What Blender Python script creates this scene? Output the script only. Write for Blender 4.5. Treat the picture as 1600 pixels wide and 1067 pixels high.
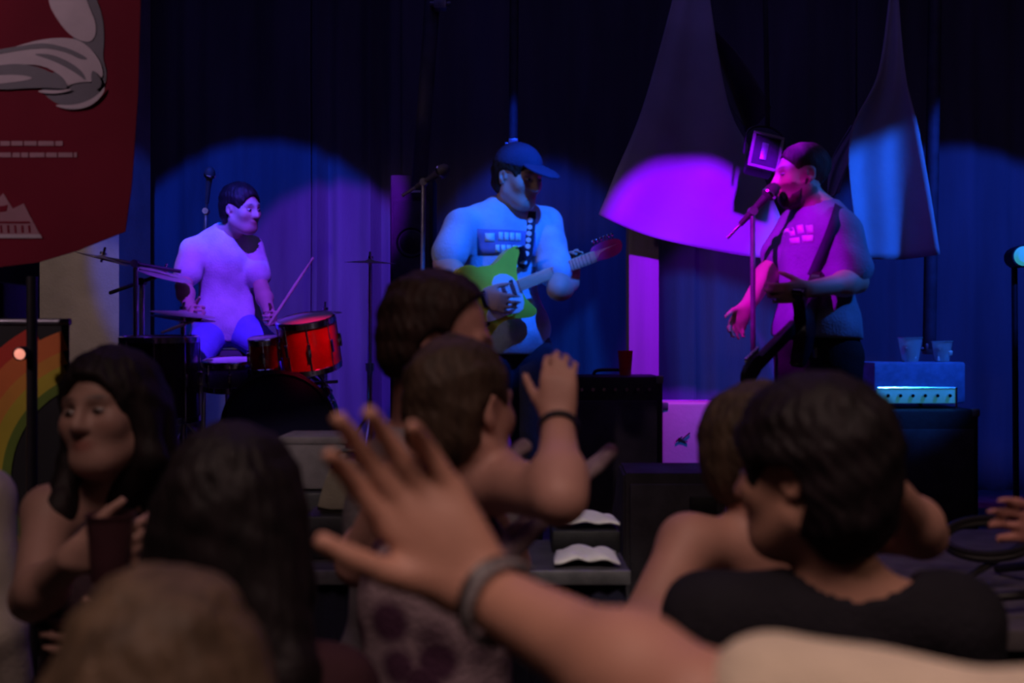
import bpy, bmesh, math, random
import numpy as np
from mathutils import Vector, Matrix, Euler
random.seed(7); np.random.seed(7)
D = bpy.data; SC = bpy.context.scene; COL = SC.collection
for o in list(D.objects): D.objects.remove(o)
PI = math.pi
CZ = 1.62; FPX = 1600.0
def P(px, py, d):                      # photo pixel at depth d metres -> point of the place
    return Vector(((px-800)/FPX*d, d, CZ-(py-533.5)/FPX*d))
STAGE = .66; RISER = .98

# ---------------------------------------------------------------- camera
cd = D.cameras.new('camera'); cam = D.objects.new('camera', cd); COL.objects.link(cam)
cam.location = (0, 0, CZ); cam.rotation_euler = (PI/2, 0, 0)
cd.sensor_width = 36; cd.lens = 36; cd.clip_start = .05; cd.clip_end = 60
cd.dof.use_dof = True; cd.dof.focus_distance = 11; cd.dof.aperture_fstop = 3.0
SC.camera = cam
# ---------------------------------------------------------------- world, exposure
w = D.worlds.new('night'); SC.world = w; w.use_nodes = True
w.node_tree.nodes['Background'].inputs[0].default_value = (.5, .42, 1, 1)
w.node_tree.nodes['Background'].inputs[1].default_value = .05
SC.view_settings.view_transform = 'Standard'; SC.view_settings.look = 'None'
SC.view_settings.exposure = .12; SC.view_settings.gamma = 1; SC.view_settings.use_curve_mapping = False
# ---------------------------------------------------------------- lights
def spot(loc, aim, color, power, deg, blend=.3, size=.05):
    l = D.lights.new('stage_or_added_spot', 'SPOT'); l.color = color; l.energy = power
    l.spot_size = math.radians(deg); l.spot_blend = blend; l.shadow_soft_size = size
    o = D.objects.new('stage_or_added_spot', l); COL.objects.link(o); o.location = loc
    o.rotation_euler = (Vector(aim)-Vector(loc)).to_track_quat('-Z', 'Y').to_euler()
    return o
def area(loc, aim, color, power, sx, sy, spread=180):
    l = D.lights.new('house_or_fill_light', 'AREA'); l.color = color; l.energy = power; l.shape = 'RECTANGLE'; l.size = sx; l.size_y = sy; l.spread = math.radians(spread)
    o = D.objects.new('house_or_fill_light', l); COL.objects.link(o); o.location = loc
    o.rotation_euler = (Vector(aim)-Vector(loc)).to_track_quat('-Z', 'Y').to_euler()
    return o
area((-.1, -.3, 4.0), (.10, .75, 1.0), (1, .66, .60), 9.5, 2.0, 1.0, 74)       # warm house lights over the audience
spot((2.6, -.4, 3.9), (1.05, 1.75, 1.1), (1, .68, .52), 36, 46, .8, .3)
spot((-.6, .6, 3.9), P(505, 760, 3.75), (1, .78, .72), 110, 15, .5, .1)             # added narrow spot, brightens the boxes at the stage lip
spot((.1, .4, 3.9), P(915, 850, 3.15), (1, .85, .78), 130, 10, .5, .1)              # added narrow spot, brightens the towels
spot((-3.2, 1.2, 3.6), P(20, 380, 3.6), (1, .66, .80), 75, 50, .6, .1)            # on the banners
spot((-3.3, 3.0, 3.9), P(120, 560, 5.75), (1, .78, .66), 110, 22, .4, .1)          # added warm spot, brightens the beige column
area((0, 4.0, 4.45), (0, 5.6, 1.0), (.20, .16, 1), 7.0, 6.0, .6)                  # added unseen blue-violet fill, lifts the stage blacks
area((0, 4.3, 4.5), (0, 1.6, 1.2), (.45, .18, .8), 4.5, 4.0, .5, 120)                # added violet fill standing in for stage bounce on the audience
area((2.6, 1.0, 4.4), (2.6, 3.5, 2.0), (1, .6, .7), 2.2, 1.5, 1)  # added soft warm fill on the right
BLUE = (.03, .22, 1); MAG = (.22, .0, 1); PURP = (.20, .012, .85)
spot((.9, 2.2, 3.7), P(790, 410, 4.2), (.008, .14, 1), 520, 16, .5)                 # on the guitarist
spot((-.6, 2.6, 3.9), P(352, 470, 5.0), (.17, .03, 1), 600, 19, .6)               # on the drummer
spot((-.5, 2.6, 3.3), P(1205, 405, 4.0), (.60, .0, .9), 460, 16, .5)              # on the bassist's front
spot((3.2, 3.0, 3.6), P(1340, 400, 4.0), (.012, .16, 1), 190, 20, .6)             # on the bassist's back
spot((1.0, 3.2, 3.0), P(1090, 402, 4.95), MAG, 600, 29, .10)                       # sail
spot((2.9, 3.0, 3.3), P(1420, 345, 4.9), (.008, .12, 1), 420, 21, .12)            # right sail
spot((-1.0, 3.4, 3.7), (-1.12, 6.6, 1.95), PURP, 520, 22, .2)                      # pools on the backdrop
spot((1.32, 5.2, 3.9), (1.32, 6.6, 1.25), (.16, .0, .8), 110, 28, .2)
spot((-1.42, 3.4, 3.7), (-1.60, 6.6, 1.85), (.005, .05, .8), 480, 33, .10)
spot((.14, 4.95, 3.95), (.14, 6.6, 1.75), (.004, .045, .8), 190, 38, .3)
spot((2.9, 3.4, 3.7), (2.85, 6.6, 1.75), (.010, .06, .8), 430, 35, .12)
spot((1.0, 3.9, 3.9), P(1075, 650, 4.8), (.72, 0, .85), 190, 9, .3)                # box by the column
spot((2.7, 3.0, 3.9), P(1440, 560, 4.6), (.015, .17, 1), 330, 11, .3)             # amplifier head

spot((-.3, 3.0, 3.7), P(486, 540, 4.55), (1, .0, .08), 220, 6, .6)                   # added red spot, keeps the tom red under the violet light
# ---------------------------------------------------------------- materials
def mat(name, c, rough=.7, metal=0, nscale=0, namt=.25, bump=0, bscale=60, emit=None, vcol=False, trans=0, c2=None, tex='NOISE', sheen=0, coat=0, stretch=None, spec=.5):
    m = D.materials.new(name); m.use_nodes = True; nt = m.node_tree; b = nt.nodes['Principled BSDF']
    b.inputs['Base Color'].default_value = (*c, 1); b.inputs['Roughness'].default_value = rough; b.inputs['Metallic'].default_value = metal
    b.inputs['Transmission Weight'].default_value = trans; b.inputs['Coat Weight'].default_value = coat
    b.inputs['Sheen Weight'].default_value = sheen; b.inputs['Specular IOR Level'].default_value = spec
    tc = nt.nodes.new('ShaderNodeTexCoord'); src = tc.outputs['Object']
    if stretch:
        mp = nt.nodes.new('ShaderNodeMapping'); mp.inputs['Scale'].default_value = stretch
        nt.links.new(src, mp.inputs[0]); src = mp.outputs[0]
    base = None
    if vcol:
        at = nt.nodes.new('ShaderNodeAttribute'); at.attribute_name = 'Col'; base = at.outputs['Color']
    if nscale:
        if tex == 'VORONOI':
            n = nt.nodes.new('ShaderNodeTexVoronoi'); out = n.outputs['Distance']
        else:
            n = nt.nodes.new('ShaderNodeTexNoise'); n.inputs['Detail'].default_value = 4; out = n.outputs['Fac']
        n.inputs['Scale'].default_value = nscale; nt.links.new(src, n.inputs['Vector'])
        r = nt.nodes.new('ShaderNodeValToRGB'); nt.links.new(out, r.inputs[0])
        lo = c2 if c2 else tuple(x*(1-namt) for x in c); hi = c if c2 else tuple(min(1, x*(1+namt)) for x in c)
        r.color_ramp.elements[0].position = .35; r.color_ramp.elements[1].position = .65
        r.color_ramp.elements[0].color = (*lo, 1); r.color_ramp.elements[1].color = (*hi, 1)
        if base is not None:
            r.color_ramp.elements[0].color = (1-namt,)*3+(1,); r.color_ramp.elements[1].color = (1, 1, 1, 1)
            mx = nt.nodes.new('ShaderNodeMix'); mx.data_type = 'RGBA'; mx.blend_type = 'MULTIPLY'; mx.inputs['Factor'].default_value = 1
            nt.links.new(base, mx.inputs['A']); nt.links.new(r.outputs[0], mx.inputs['B']); base = mx.outputs['Result']
        else: base = r.outputs[0]
    if base is not None: nt.links.new(base, b.inputs['Base Color'])
    if bump:
        n2 = nt.nodes.new('ShaderNodeTexNoise'); n2.inputs['Scale'].default_value = bscale; nt.links.new(src, n2.inputs['Vector'])
        bp = nt.nodes.new('ShaderNodeBump'); bp.inputs['Strength'].default_value = bump; bp.inputs['Distance'].default_value = .01
        nt.links.new(n2.outputs['Fac'], bp.inputs['Height']); nt.links.new(bp.outputs[0], b.inputs['Normal'])
    if emit:
        b.inputs['Emission Color'].default_value = (*emit[:3], 1); b.inputs['Emission Strength'].default_value = emit[3]
    return m
M = dict(
 black=mat('black_paint', (.012, .012, .014), .5, nscale=30, namt=.3, bump=.2, bscale=200),
 charcoal=mat('charcoal_vinyl', (.05, .047, .055), .65, nscale=12, bump=.3, bscale=250),
 curtain=mat('curtain_wool', (.12, .11, .135), .9, nscale=3, namt=.3, bump=.3, bscale=180, sheen=.1, stretch=(1, 1, .15)),
 sail=mat('sail_lycra', (.38, .34, .38), .75, nscale=2, namt=.15, bump=.15, bscale=25),
 sailgrey=mat('sail_mesh', (.10, .09, .10), .85, nscale=4, namt=.3, bump=.2, bscale=30),
 floor=mat('floor_boards', (.05, .04, .036), .6, nscale=9, namt=.4, bump=.2, bscale=40),
 stage=mat('stage_ply', (.035, .033, .036), .6, nscale=14, namt=.3, bump=.2, bscale=90),
 wall=mat('wall_paint', (.03, .027, .035), .9, nscale=5, bump=.2, bscale=90),
 tan=mat('beige_plaster', (.27, .215, .185), .85, nscale=4, namt=.15, bump=.3, bscale=60),
 wood=mat('pale_pine', (.26, .22, .18), .6, nscale=6, namt=.2, bump=.2, bscale=50, stretch=(1, 1, .1)),
 chrome=mat('chrome', (.75, .75, .78), .18, 1, nscale=20, namt=.08),
 steel=mat('grey_steel', (.24, .24, .26), .4, .6, nscale=20, namt=.2, bump=.1),
 brass=mat('cymbal_bronze', (.50, .45, .36), .38, .35, nscale=8, namt=.2, bump=.2, bscale=120),
 white=mat('white_card', (.75, .73, .72), .7, nscale=6, namt=.08, bump=.1),
 offwhite=mat('white_plastic', (.8, .79, .77), .45, nscale=5, namt=.06),
 redlac=mat('red_lacquer', (.75, .01, .02), .22, 0, nscale=10, namt=.25, coat=.6),
 darklac=mat('dark_lacquer', (.03, .012, .02), .25, nscale=10, namt=.3, coat=.5),
 navyskin=mat('navy_drumhead', (.018, .018, .06), .4, nscale=6, namt=.2),
 drumskin=mat('coated_drumhead', (.7, .68, .66), .6, nscale=10, namt=.08),
 banner=mat('red_vinyl', (.19, .012, .028), .7, spec=.1, nscale=2, namt=.12, bump=.15, bscale=8),
 bprint=mat('print_white', (.46, .38, .40), .5, nscale=6, namt=.1),
 bgrey=mat('print_grey', (.06, .055, .075), .5, nscale=6, namt=.2),
 btext=mat('print_pink', (.34, .15, .18), .5, nscale=10, namt=.1),
 grey=mat('grey_canvas', (.17, .155, .16), .8, nscale=14, namt=.15, bump=.3, bscale=200),
 khaki=mat('khaki_canvas', (.15, .125, .09), .8, nscale=14, namt=.15, bump=.3, bscale=200),
 lime=mat('lime_lacquer', (.72, .78, .05), .25, nscale=6, namt=.12, coat=.5),
 rose=mat('rosewood', (.12, .05, .03), .5, nscale=20, namt=.3, stretch=(.2, 1, 1)),
 maple=mat('maple_neck', (.62, .45, .27), .4, nscale=12, namt=.15, stretch=(.2, 1, 1)),
 headred_maglit=mat('headstock_red_maglit', (.85, .05, .30), .3, nscale=8, namt=.1),  # headstock red with the magenta stage light put into its colour
 blueamp=mat('blue_tolex', (.12, .22, .5), .6, nscale=30, namt=.15, bump=.3, bscale=300),
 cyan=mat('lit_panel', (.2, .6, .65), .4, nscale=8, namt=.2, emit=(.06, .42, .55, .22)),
 cup=mat('clear_plastic', (.75, .85, .9), .15, trans=.6, nscale=8, namt=.05),
 redcup=mat('red_plastic', (.8, .02, .02), .4, nscale=8, namt=.1),
 cable=mat('black_rubber', (.02, .018, .02), .45, nscale=20, namt=.2),
 stick=mat('hickory', (.62, .48, .32), .5, nscale=10, namt=.15),
 strap=mat('strap_web', (.02, .02, .05), .8, nscale=20, namt=.2),
 bangle=mat('silver', (.6, .55, .5), .3, 1, nscale=10, namt=.1),
 eye=mat('eyeball', (.38, .34, .33), .2, nscale=3, namt=.03), iris=mat('iris', (.03, .018, .012), .2, nscale=30, namt=.2),
 skin=mat('skin', (1, 1, 1), .55, nscale=14, namt=.10, bump=.12, bscale=240, vcol=True),
 rbblack=mat('print_black', (.015, .016, .014), .6, nscale=5, namt=.2),
 amberglare=mat('glare_glow', (.8, .3, .2), .4, nscale=3, namt=.05, emit=(1, .35, .25, .8)),  # emission stands in for a glare on the rainbow banner
)
for k_, c_ in dict(rb_red=(.7, .06, .03), rb_orange=(.85, .22, .05), rb_amber=(.8, .36, .05), rb_yellow=(.62, .52, .04), rb_green=(.16, .26, .03)).items():
    M[k_] = mat(k_, c_, .5, nscale=4, namt=.12)
def cloth(name, c, bscale=120, **k): return mat(name, c, .88, nscale=k.pop('nscale', 9), namt=k.pop('namt', .15), bump=.35, bscale=bscale, spec=.15, **k)
def hairm(name, c): return mat(name, tuple(x*.5 for x in c), .62, spec=.28, nscale=40, namt=.35, bump=.5, bscale=90, stretch=(1, 1, .12))

# ---------------------------------------------------------------- object helpers
def link(name, me, m=None, parent=None):
    o = D.objects.new(name, me); COL.objects.link(o)
    if m is not None:
        for x in (m if isinstance(m, (list, tuple)) else [m]): me.materials.append(x)
    if parent is not None:
        o.parent = parent; o.matrix_parent_inverse = parent.matrix_basis.inverted()
    return o
def obj(name, bm, m, parent=None, smooth=True):
    me = D.meshes.new(name); bm.to_mesh(me); bm.free()
    if smooth:
        me.polygons.foreach_set('use_smooth', [True]*len(me.polygons))
        try: me.set_sharp_from_angle(angle=math.radians(40))
        except Exception: pass
    return link(name, me, m, parent)
def tag(o, label=None, cat=None, group=None, kind=None):
    if label: o['label'] = label
    if cat: o['category'] = cat
    if group: o['group'] = group
    if kind: o['kind'] = kind
    return o
def thing(name, loc, label, cat, group=None):
    o = D.objects.new(name, None); COL.objects.link(o); o.location = loc; o.empty_display_size = .1
    return tag(o, label, cat, group)
def NB(): return bmesh.new()
def box(bm, c, s, R=None, bev=0.0):
    vs = [Vector((x*s[0]/2, y*s[1]/2, z*s[2]/2)) for x in (-1, 1) for y in (-1, 1) for z in (-1, 1)]
    if R is None: R = Matrix.Identity(3)
    v = [bm.verts.new(Vector(c)+R@p) for p in vs]
    fs = [bm.faces.new([v[i] for i in f]) for f in ((0, 1, 3, 2), (4, 6, 7, 5), (0, 4, 5, 1), (2, 3, 7, 6), (0, 2, 6, 4), (1, 5, 7, 3))]
    if bev:
        es = list({e for f in fs for e in f.edges})
        bmesh.ops.bevel(bm, geom=es, offset=bev, segments=2, affect='EDGES', profile=.5)
    return bm
def frame_to(d):
    d = Vector(d).normalized(); u = Vector((0, 0, 1)) if abs(d.z) < .95 else Vector((1, 0, 0))
    x = u.cross(d).normalized(); return x, d.cross(x)
def tube(bm, pts, r, seg=10, cap=True):
    pts = [Vector(p) for p in pts]; n = len(pts); rr = r if isinstance(r, (list, tuple)) else [r]*n
    rings = []; px = None
    for i, p in enumerate(pts):
        d = (pts[min(i+1, n-1)]-pts[max(i-1, 0)])
        if d.length < 1e-9: d = Vector((0, 0, 1))
        d.normalize()
        if px is None: x, y = frame_to(d)
        else:
            x = px-d*px.dot(d)
            x = frame_to(d)[0] if x.length < 1e-6 else x.normalized()
            y = d.cross(x)
        px = x
        rings.append([bm.verts.new(p+rr[i]*(math.cos(a)*x+math.sin(a)*y)) for a in [2*PI*k/seg for k in range(seg)]])
    for a, b in zip(rings, rings[1:]):
        for k in range(seg): bm.faces.new((a[k], a[(k+1) % seg], b[(k+1) % seg], b[k]))
    if cap:
        bm.faces.new(rings[0][::-1]); bm.faces.new(rings[-1])
    return bm
def lathe(bm, prof, R=None, o=(0, 0, 0), seg=40):       # prof [(r,z)] about z, then turned by R and moved to o
    R = R or Matrix.Identity(3); o = Vector(o); rings = []
    for r, z in prof:
        if r < 1e-6: rings.append([bm.verts.new(o+R@Vector((0, 0, z)))])
        else: rings.append([bm.verts.new(o+R@Vector((r*math.cos(a), r*math.sin(a), z))) for a in [2*PI*k/seg for k in range(seg)]])
    for a, b in zip(rings, rings[1:]):
        for k in range(seg):
            k2 = (k+1) % seg
            if len(a) == 1 and len(b) == 1: continue
            if len(a) == 1: bm.faces.new((a[0], b[k2], b[k]))
            elif len(b) == 1: bm.faces.new((a[k], a[k2], b[0]))
            else: bm.faces.new((a[k], a[k2], b[k2], b[k]))
    return bm
def axes(z, xhint=None):                               # rotation whose z column is z
    z = Vector(z).normalized()
    x = Vector(xhint) if xhint is not None else frame_to(z)[0]
    x = (x-z*x.dot(z)).normalized(); y = z.cross(x)
    return Matrix((x, y, z)).transposed()
def prism(bm, pts, th, R, o, bev=0.0):                 # outline in local xy, thickness along local z
    o = Vector(o)
    a = [bm.verts.new(o+R@Vector((x, y, -th/2))) for x, y in pts]; b = [bm.verts.new(o+R@Vector((x, y, th/2))) for x, y in pts]
    n = len(pts); f0 = bm.faces.new(a[::-1]); f1 = bm.faces.new(b)
    for k in range(n): bm.faces.new((a[k], a[(k+1) % n], b[(k+1) % n], b[k]))
    if bev:
        bmesh.ops.bevel(bm, geom=list(set(f0.edges) | set(f1.edges)), offset=bev, segments=2, affect='EDGES')
    bmesh.ops.recalc_face_normals(bm, faces=bm.faces[:]); bmesh.ops.triangulate(bm, faces=[f for f in bm.faces if len(f.verts) > 4])
    return bm
def smoothpoly(pts, it=2):
    for _ in range(it):
        q = []
        for i in range(len(pts)):
            a = pts[i]; b = pts[(i+1) % len(pts)]
            q += [(a[0]*.75+b[0]*.25, a[1]*.75+b[1]*.25), (a[0]*.25+b[0]*.75, a[1]*.25+b[1]*.75)]
        pts = q
    return pts
def catmull(pts, n=8):
    pts = [Vector(p) for p in pts]; out = []
    for i in range(len(pts)-1):
        p0 = pts[max(i-1, 0)]; p1 = pts[i]; p2 = pts[i+1]; p3 = pts[min(i+2, len(pts)-1)]
        for k in range(n):
            t = k/n; out.append(.5*((2*p1)+(p2-p0)*t+(2*p0-5*p1+4*p2-p3)*t*t+(-p0+3*p1-3*p2+p3)*t**3))
    return out+[pts[-1]]

# ---------------------------------------------------------------- bodies: a smooth distance field meshed with surface nets
class Field:
    def __init__(s, lo, hi, vox):
        s.lo = np.array(lo, np.float32); s.v = vox
        s.n = np.ceil((np.array(hi)-np.array(lo))/vox).astype(int)+1
        s.F = np.full(tuple(s.n), .08, np.float32)
    def _win(s, bl, bh, m):
        a = np.maximum(0, np.floor((np.array(bl)-m-s.lo)/s.v).astype(int)); b = np.minimum(s.n, np.ceil((np.array(bh)+m-s.lo)/s.v).astype(int)+1)
        if np.any(b <= a): return None, None
        sl = tuple(slice(a[i], b[i]) for i in range(3))
        g = [(s.lo[i]+s.v*np.arange(a[i], b[i], dtype=np.float32)) for i in range(3)]
        return sl, (g[0][:, None, None], g[1][None, :, None], g[2][None, None, :])
    def mix(s, sl, d, k, sub=False):
        F = s.F[sl]
        if sub:
            d = -d; h = np.maximum(k-np.abs(F-d), 0)/max(k, 1e-6); s.F[sl] = np.maximum(F, d)+h*h*k*.25
        else:
            h = np.maximum(k-np.abs(F-d), 0)/max(k, 1e-6); s.F[sl] = np.minimum(F, d)-h*h*k*.25
    def cone(s, a, b, ra, rb, k=.02, flat=None, sub=False):
        a = np.array(a, float); b = np.array(b, float); r = max(ra, rb)
        sl, g = s._win(np.minimum(a, b)-r, np.maximum(a, b)+r, k+s.v*2)
        if sl is None: return
        ba = b-a; L2 = max(float(ba@ba), 1e-12)
        q = [g[i]-a[i] for i in range(3)]
        t = np.clip((q[0]*ba[0]+q[1]*ba[1]+q[2]*ba[2])/L2, 0, 1)
        d = np.sqrt((q[0]-t*ba[0])**2+(q[1]-t*ba[1])**2+(q[2]-t*ba[2])**2)-(ra+(rb-ra)*t)
        s.mix(sl, d.astype(np.float32), k, sub)
    def ell(s, c, r, R=None, k=.02, sub=False, disp=None):
        c = np.array(c, float); r = np.array(r, float)
        R = np.eye(3) if R is None else np.array(R, float)
        ext = np.sqrt(((R*r[None, :])**2).sum(1))
        sl, g = s._win(c-ext, c+ext, k+s.v*2+(.02 if disp else 0))
        if sl is None: return
        q = [g[i]-c[i] for i in range(3)]
        l = [sum(q[i]*R[i, j] for i in range(3)) for j in range(3)]
        k0 = np.sqrt(sum((l[j]/r[j])**2 for j in range(3))); k1 = np.sqrt(sum((l[j]/r[j]**2)**2 for j in range(3)))
        d = k0*(k0-1)/np.maximum(k1, 1e-6)
        if disp is not None: d = d+disp(*l)
        s.mix(sl, d.astype(np.float32), k, sub)
    def plane(s, p, n, k=.004):                        # cut away the side n points to
        n = np.array(n, float); n /= np.linalg.norm(n); p = np.array(p, float)
        g = [(s.lo[i]+s.v*np.arange(s.n[i], dtype=np.float32)) for i in range(3)]
        d = (g[0][:, None, None]-p[0])*n[0]+(g[1][None, :, None]-p[1])*n[1]+(g[2][None, None, :]-p[2])*n[2]
        s.F = np.maximum(s.F, d.astype(np.float32))
    def warp(s, amp, freq):
        g = [(s.lo[i]+s.v*np.arange(s.n[i], dtype=np.float32)) for i in range(3)]
        x, y, z = g[0][:, None, None], g[1][None, :, None], g[2][None, None, :]
        s.F += (amp*(np.sin(x*freq+2.1*np.sin(z*freq*.45+y*3))*np.sin(y*freq*1.1+1.7*np.sin(x*freq*.4))+.6*np.sin((x+y+z)*freq*.7+2*np.sin(z*freq*.6)))).astype(np.float32)
    def mesh(s, name):
        F = s.F; F[0] = F[-1] = .05; F[:, 0] = F[:, -1] = .05; F[:, :, 0] = F[:, :, -1] = .05
        S = F < 0; nx, ny, nz = F.shape
        c = np.zeros((nx-1, ny-1, nz-1), np.int8)
        for i in (0, 1):
            for j in (0, 1):
                for k in (0, 1): c += S[i:nx-1+i, j:ny-1+j, k:nz-1+k]
        I, J, K = np.nonzero((c > 0) & (c < 8)); n = len(I)
        if n == 0: return D.meshes.new(name)
        idx = np.full(c.shape, -1, np.int32); idx[I, J, K] = np.arange(n)
        acc = np.zeros((n, 3), np.float64); cnt = np.zeros(n)
        for ax in range(3):
            o = [a for a in range(3) if a != ax]
            for u in (0, 1):
                for v in (0, 1):
                    off = [0, 0, 0]; off[o[0]] = u; off[o[1]] = v
                    off2 = list(off); off2[ax] = 1
                    f0 = F[I+off[0], J+off[1], K+off[2]]; f1 = F[I+off2[0], J+off2[1], K+off2[2]]
                    m = (f0 < 0) != (f1 < 0)
                    t = np.where(m, f0/np.where(m, f0-f1, 1), 0)
                    p = np.tile(np.array(off, float), (n, 1)); p[:, ax] = t
                    acc[m] += p[m]; cnt[m] += 1
        V = (np.stack([I, J, K], 1)+acc/cnt[:, None])*s.v+s.lo
        Q = []
        for ax in range(3):
            a = [slice(None)]*3; b = [slice(None)]*3; a[ax] = slice(0, -1); b[ax] = slice(1, None)
            A = S[tuple(a)]; B = S[tuple(b)]
            e = np.argwhere(A != B); 
            o1, o2 = (ax+1) % 3, (ax+2) % 3
            e = e[(e[:, o1] > 0) & (e[:, o2] > 0)]
            ins = A[e[:, 0], e[:, 1], e[:, 2]]
            def g(du, dv):
                q = e.copy(); q[:, o1] -= du; q[:, o2] -= dv; return idx[q[:, 0], q[:, 1], q[:, 2]]
            q = np.stack([g(1, 1), g(0, 1), g(0, 0), g(1, 0)], 1); q[~ins] = q[~ins][:, ::-1]
            Q.append(q)
        Q = np.concatenate(Q); Q = Q[(Q >= 0).all(1)]
        me = D.meshes.new(name); me.vertices.add(n); me.vertices.foreach_set('co', V.astype(np.float32).ravel())
        me.loops.add(len(Q)*4); me.loops.foreach_set('vertex_index', Q.astype(np.int32).ravel())
        me.polygons.add(len(Q)); me.polygons.foreach_set('loop_start', np.arange(0, len(Q)*4, 4, dtype=np.int32))
        me.polygons.foreach_set('use_smooth', np.ones(len(Q), bool))
        me.update(calc_edges=True); me.validate(); me['n'] = n
        s.V = V
        return me
def vec(p): return np.array(p, float)
def unit(v): v = vec(v); return v/np.linalg.norm(v)
def ypr(yaw, pitch=0, roll=0):   # columns: left, forward, up ; yaw 0 faces +y (away from camera); pitch>0 looks down
    R = Matrix.Rotation(yaw, 3, 'Z') @ Matrix.Rotation(-pitch, 3, 'X') @ Matrix.Rotation(roll, 3, 'Y')
    A = np.array(R); return np.stack([-A[:, 0], A[:, 1], A[:, 2]], 1)

def person(name_label, root, H=1.7, yaw=0., head=(0, 0, 0), sex='m', vox=.009, J=None, hair='short', hairc=(.02, .012, .01), skin=(.5, .3, .22),
           top=None, topm=None, sleeve=.5, neckline=.0, wide=False, bottom='trousers', bottomm=None, shoem=None, hands=None, headp=None, beard=None, cap=None, lean=(0, 0), topdrop=None, longhair=.0, fat=1.0, lo_cut=None, straps=False, slr=1.0, hairline=0., facew=.072, hair_cut=.0, group=None, hairw=1.0, bun=False):
    Hs = H/1.75; R = ypr(yaw); L, F_, U = R[:, 0], R[:, 1], R[:, 2]; root = vec(root)
    def loc(l, f, u): return root+(L*l+F_*f)*Hs+U*u*H
    sw = .175 if sex == 'm' else .152
    j = dict(pelvis=loc(0, 0, .53), waist=loc(0, .005, .61), chest=loc(0, .0, .72), neck=loc(0, -.01, .825), head=loc(0, .02, .93),
             sh_l=loc(sw, -.01, .788), sh_r=loc(-sw, -.01, .788), el_l=loc(sw+.05, -.02, .625), el_r=loc(-sw-.05, -.02, .625),
             wr_l=loc(sw+.06, .06, .485), wr_r=loc(-sw-.06, .06, .485), hip_l=loc(.09, 0, .52), hip_r=loc(-.09, 0, .52),
             kn_l=loc(.10, .02, .28), kn_r=loc(-.10, .02, .28), an_l=loc(.10, -.01, .045), an_r=loc(-.10, -.01, .045))
    if lean != (0, 0):
        for k, hgt in dict(waist=.2, chest=.6, neck=1, head=1.25, sh_l=.95, sh_r=.95, el_l=.8, el_r=.8, wr_l=.6, wr_r=.6).items():
            j[k] = j[k]+(L*lean[0]+F_*lean[1])*hgt
    if J: 
        for k, v in J.items(): j[k] = vec(v)
    if headp is not None: j['head'] = vec(headp)
    if J is None or 'neck' not in J: pass
    w = Hs*fat
    allp = np.array([v for v in j.values()]); lo = allp.min(0)-.26; hi = allp.max(0)+.26
    if lo_cut is not None: lo[2] = max(lo[2], lo_cut)
    up = unit(j['neck']-j['pelvis']); across = unit(j['sh_l']-j['sh_r']); fw = unit(np.cross(across, up)); 
    if fw@F_ < 0: fw = -fw
    across = np.cross(fw, up); across = across if across@L > 0 else -across
    T = np.stack([across, fw, up], 1)
    HR = ypr(yaw+head[0], head[1], head[2]); hc = j['head']
    hl = lambda x, y, z: hc+(HR[:, 0]*x+HR[:, 1]*y+HR[:, 2]*z)*Hs
    hr_ = lambda *r: np.array(r)*Hs
    e = thing('person', tuple(root), name_label, 'person', group)
    def torso(f, g, k=.05):
        if sex == 'm':
            f.ell(j['chest']+fw*.0, np.array((.152, .108, .17))*w+g, T, k); f.ell(j['waist'], np.array((.142, .10, .13))*w+g, T, k)
        else:
            f.ell(j['chest'], np.array((.13, .095, .17))*w+g, T, k); f.ell(j['waist'], np.array((.115, .085, .12))*w+g, T, k)
            for s in (-1, 1): f.ell(j['chest']+across*s*.065*w+fw*.075*w-up*.01, np.array((.06, .055, .06))*w+g, T, .03)
        f.ell(j['pelvis'], np.array((.158, .112, .115))*w+g, T, k)
    def shoulders(f, g):
        for s in 'lr':
            f.cone(j['neck']-up*.03, j['sh_'+s]+up*.002, .048*w+g, .047*w+g, .05)
    def legs(f, g, to=1.0, ankle=1):
        for s in 'lr':
            f.cone(j['hip_'+s], j['kn_'+s], .088*w+g, .06*w+g, .03)
            c = j['kn_'+s]+(j['an_'+s]-j['kn_'+s])*to
            f.cone(j['kn_'+s], c, .058*w+g, (.058+(.038-.058)*to)*w+g*1.2, .02)
    # --- body
    f = Field(lo, hi, vox)
    torso(f, -.004); shoulders(f, 0)
    f.cone(j['neck']-up*.03, hl(0, -.02, -.07), .058*Hs, .052*Hs, .03)
    for s in 'lr':
        f.cone(j['sh_'+s], j['el_'+s], .049*w, .039*w, .03); f.cone(j['el_'+s], j['wr_'+s], .041*w, .027*w, .015)
        fm = j['el_'+s]+(j['wr_'+s]-j['el_'+s])*.25; f.ell(fm, (.043*w,)*3, None, .03)
    legs(f, 0)
    for s in 'lr': f.ell(j['kn_'+s]+(j['an_'+s]-j['kn_'+s])*.3-F_*.02, (.05*w, .055*w, .1*w), None, .04)
    # head
    f.ell(hl(0, -.014, .036), hr_(.077, .097, .086), HR, .02)
    f.ell(hl(0, .028, -.03), hr_(.061, .068, .082), HR, .03)
    f.ell(hl(0, .058, -.088), hr_(.033, .032, .028), HR, .035)
    for s in (-1, 1):
        f.cone(hl(s*.052, 0, -.055), hl(s*.02, .06, -.09), .022*Hs, .02*Hs, .03)
        f.ell(hl(s*.042, .062, -.018), hr_(.024, .024, .024), HR, .03)
        f.cone(hl(s*.012, .088, .03), hl(s*.045, .076, .03), .011*Hs, .009*Hs, .015)
        f.ell(hl(s*.079, -.012, -.002), hr_(.009, .020, .033), HR, .008)
        f.ell(hl(s*.082, -.006, .0), hr_(.006, .010, .018), HR, .004, sub=True)
    f.cone(hl(0, .09, .022), hl(0, .112, -.022), .009*Hs, .0125*Hs, .014)
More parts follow.
